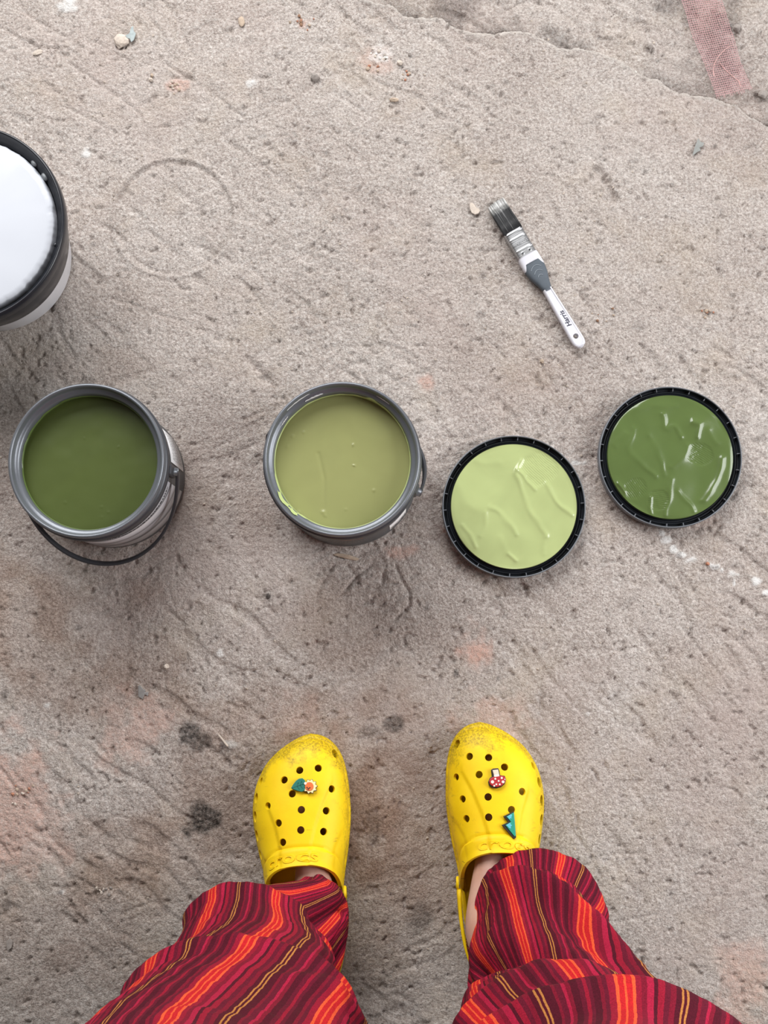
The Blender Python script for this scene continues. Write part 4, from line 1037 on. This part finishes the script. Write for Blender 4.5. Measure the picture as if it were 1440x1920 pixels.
me = bpy.data.meshes.new('body'); bm.to_mesh(me); bm.free()
body = bpy.data.objects.new('body', me); COL.objects.link(body)
md = body.modifiers.new('skin', 'SKIN'); md.use_smooth_shade = True; md = body.modifiers.new('sub', 'SUBSURF'); md.levels = 2; md.render_levels = 2
bake(body); body.parent = per; body['label'] = 'bare skin of ankles and feet'
def mat_skin():
    m, nt, b = new_mat('skin'); tc = N(nt, 'ShaderNodeTexCoord'); n = N(nt, 'ShaderNodeTexNoise'); n.inputs['Scale'].default_value = 45; n.inputs['Detail'].default_value = 5; nt.links.new(tc.outputs['Object'], n.inputs['Vector'])
    nt.links.new(ramp(nt, n.outputs[0], [(.3, lin(190, 146, 128)), (.7, lin(206, 166, 148))]), b.inputs['Base Color']); b.inputs['Roughness'].default_value = .5
    b.inputs['Subsurface Weight'].default_value = .12; b.inputs['Subsurface Radius'].default_value = (.01, .004, .002); return m
body.data.materials.clear(); body.data.materials.append(mat_skin())

def mat_stripes():
    m, nt, b = new_mat('striped_cotton'); uv = N(nt, 'ShaderNodeUVMap'); uv.uv_map = 'weave'
    sx = N(nt, 'ShaderNodeSeparateXYZ'); nt.links.new(uv.outputs[0], sx.inputs[0])
    tc = N(nt, 'ShaderNodeTexCoord'); n = N(nt, 'ShaderNodeTexNoise'); n.inputs['Scale'].default_value = 140; n.inputs['Detail'].default_value = 3; nt.links.new(tc.outputs['Object'], n.inputs['Vector'])
    u = math_(nt, 'ADD', sx.outputs[0], math_(nt, 'MULTIPLY', math_(nt, 'SUBTRACT', n.outputs[0], .5), .0012))
    fr = math_(nt, 'FRACT', math_(nt, 'MULTIPLY', u, 1 / .086))
    D = lin(78, 16, 32); D2 = lin(98, 20, 40); Cr = lin(146, 22, 46); Cr2 = lin(122, 20, 42); Rd = lin(192, 32, 38); Or = lin(228, 88, 50); Go = lin(180, 118, 60); Pk = lin(166, 28, 60)
    st = [(0, D), (.04, Go), (.055, D), (.075, Go), (.09, D), (.13, Cr2), (.17, D2), (.21, Cr), (.255, D), (.285, Pk), (.33, Cr2), (.37, Cr), (.41, Or), (.432, Rd), (.47, Or), (.485, Rd), (.525, Or), (.548, Cr), (.60, D2), (.63, Cr2), (.66, D), (.71, D2), (.735, Cr), (.765, D2), (.80, D), (.85, Cr2), (.88, Pk), (.905, D2), (.95, Cr2), (.975, D)]
    c = ramp(nt, fr, st, 'CONSTANT')
    n2 = N(nt, 'ShaderNodeTexNoise'); n2.inputs['Scale'].default_value = 900; n2.inputs['Detail'].default_value = 2; nt.links.new(tc.outputs['Object'], n2.inputs['Vector'])
    c = mixc(nt, .7, c, ramp(nt, n2.outputs[0], [(.3, g4(.62)), (.7, g4(1.25))]), 'MULTIPLY')
    nt.links.new(c, b.inputs['Base Color']); b.inputs['Roughness'].default_value = .85; b.inputs['Specular IOR Level'].default_value = .15
    n3 = N(nt, 'ShaderNodeTexNoise'); n3.inputs['Scale'].default_value = 230; n3.inputs['Detail'].default_value = 4; nt.links.new(tc.outputs['Object'], n3.inputs['Vector'])
    bp = N(nt, 'ShaderNodeBump'); bp.inputs['Strength'].default_value = .6; bp.inputs['Distance'].default_value = .0014; nt.links.new(n3.outputs[0], bp.inputs['Height']); nt.links.new(bp.outputs[0], b.inputs['Normal'])
    return m
def leg(keys, ridges, seed, nt_=220, nz_=230, twist=0.0):
    K_ = spl(keys, 12); zz = K_[:, 0]; zs = np.linspace(0, 1, nz_); par = np.linspace(0, 1, len(K_))
    arr = np.stack([np.interp(zs, par, K_[:, i]) for i in range(K_.shape[1])], 1)        # rows: z,cx,cy,rx,ry
    th = np.linspace(0, 2 * np.pi, nt_, endpoint=False)
    T, Zi = np.meshgrid(th, np.arange(nz_), indexing='xy')
    z = arr[:, 0][:, None] + 0 * T; cx, cy, rx, ry = (arr[:, i][:, None] for i in (1, 2, 3, 4))
    deg = np.degrees(T)
    arc = deg * .0019                                       # metres round the leg, about
    d = 0
    for (P, w, a) in ridges:
        Q = [(p_[0] * .0019, p_[1]) for p_ in P]
        dm = np.minimum(pdist(arc, z, Q), np.minimum(pdist(arc - .684, z, Q), pdist(arc + .684, z, Q))); d = d + a * np.exp(-(dm / w) ** 2)
    cs_, sn_ = np.cos(T), np.sin(T)
    d = d + .004 * (fbm(cs_ * .12 + 3, z * .6 + sn_ * .12, 14, seed, 3) - .5) * 2 + .0022 * (fbm(cs_ * .12 + 3, z + sn_ * .12, 60, seed + 9, 2) - .5) * 2
    x = cx + (rx + d) * np.cos(T); y = cy + (ry + d) * np.sin(T)
    V = np.stack((x, y + .30, z), -1).reshape(-1, 3)
    F = grid_faces(nz_, nt_, cv=True)
    sh = twist * (z - .15) + .004 * (fbm(cs_ * .12 + 9, z + sn_ * .12, 9, seed + 4, 2) - .5)
    U = np.stack((T / (2 * np.pi) * .688 + sh, z), -1).reshape(-1, 2)
    return V, F, U, nt_
# keys: z, cx, cy, rx, ry     (world metres)
legL = leg([(.050, -.094, -.304, .034, .040), (.085, -.096, -.302, .038, .048), (.110, -.104, -.308, .044, .052), (.130, -.150, -.338, .068, .080), (.155, -.164, -.343, .076, .090), (.19, -.160, -.345, .082, .092), (.27, -.146, -.354, .099, .089), (.33, -.146, -.355, .110, .091), (.42, -.147, -.357, .120, .094), (.58, -.146, -.356, .130, .098), (.76, -.108, -.345, .112, .115)],
           [([(40, .20), (50, .28), (48, .38), (45, .55)], .030, .006), ([(20, .10), (45, .16), (30, .24)], .014, -.012), ([(0, .20), (25, .27), (40, .32)], .014, -.010), ([(150, .14), (160, .30), (165, .44), (160, .6)], .018, -.012), ([(180, .22), (178, .36), (175, .5)], .02, .014),
            ([(125, .24), (125, .36), (120, .55)], .04, .002), ([(330, .12), (10, .2)], .016, .008), ([(345, .30), (20, .40), (60, .47)], .016, .008)], 811, twist=-.13)
legR = leg([(.070, .158, -.318, .078, .088), (.088, .159, -.316, .079, .092), (.112, .155, -.320, .074, .086), (.138, .152, -.326, .072, .078), (.170, .148, -.330, .074, .076), (.25, .143, -.345, .078, .074), (.33, .142, -.354, .085, .077), (.40, .145, -.356, .094, .082), (.47, .150, -.356, .105, .088), (.60, .156, -.350, .116, .098), (.76, .112, -.345, .110, .115)],
           [([(120, .15), (85, .18), (55, .24), (38, .32), (28, .45), (25, .6)], .017, .024), ([(165, .24), (130, .28), (100, .32), (72, .375)], .026, -.028), ([(150, .44), (118, .44), (88, .46)], .030, .014), ([(15, .14), (10, .26), (8, .36)], .016, -.008), ([(352, .44), (358, .52), (0, .62)], .022, .020),
            ([(100, .105), (60, .115), (20, .125)], .010, -.010), ([(170, .12), (185, .2), (180, .3)], .018, -.008), ([(140, .32), (105, .36)], .012, -.008), ([(10, .40), (14, .5)], .010, -.012)], 853, twist=.10)
hip = leg([(.60, 0, -.355, .012, .050), (.64, 0, -.355, .050, .080), (.69, 0, -.357, .120, .105), (.74, 0, -.358, .178, .116), (.80, 0, -.36, .195, .125), (.86, 0, -.365, .185, .122), (.95, 0, -.37, .160, .112), (.955, 0, -.37, .150, .104)], [], 890, 220, 40)
V = []; F = []; U = []
for (v_, f_, u_, n_) in (legL, legR, hip):
    k = len(V); V += [tuple(q) for q in v_]; F += [tuple(i + k for i in q) for q in f_]; U += [tuple(q) for q in u_]
tr = mesh('trousers', V, F, mat_stripes(), per); tr['label'] = 'loose red, maroon and orange striped cotton trousers'
uvl = tr.data.uv_layers.new(name='weave')
li = np.zeros(len(tr.data.loops), dtype=np.int32); tr.data.loops.foreach_get('vertex_index', li)
UA = np.array(U, dtype=np.float32)[li].reshape(-1, 4, 2)
wrap = (UA[..., 0].max(1) - UA[..., 0].min(1)) > .3
w_ = UA[..., 0]; w_[wrap] = np.where(w_[wrap] < .3, w_[wrap] + .688, w_[wrap]); UA[..., 0] = w_
uvl.data.foreach_set('uv', UA.reshape(-1))
md = tr.modifiers.new('thick', 'SOLIDIFY'); md.thickness = .0012; md.offset = -1
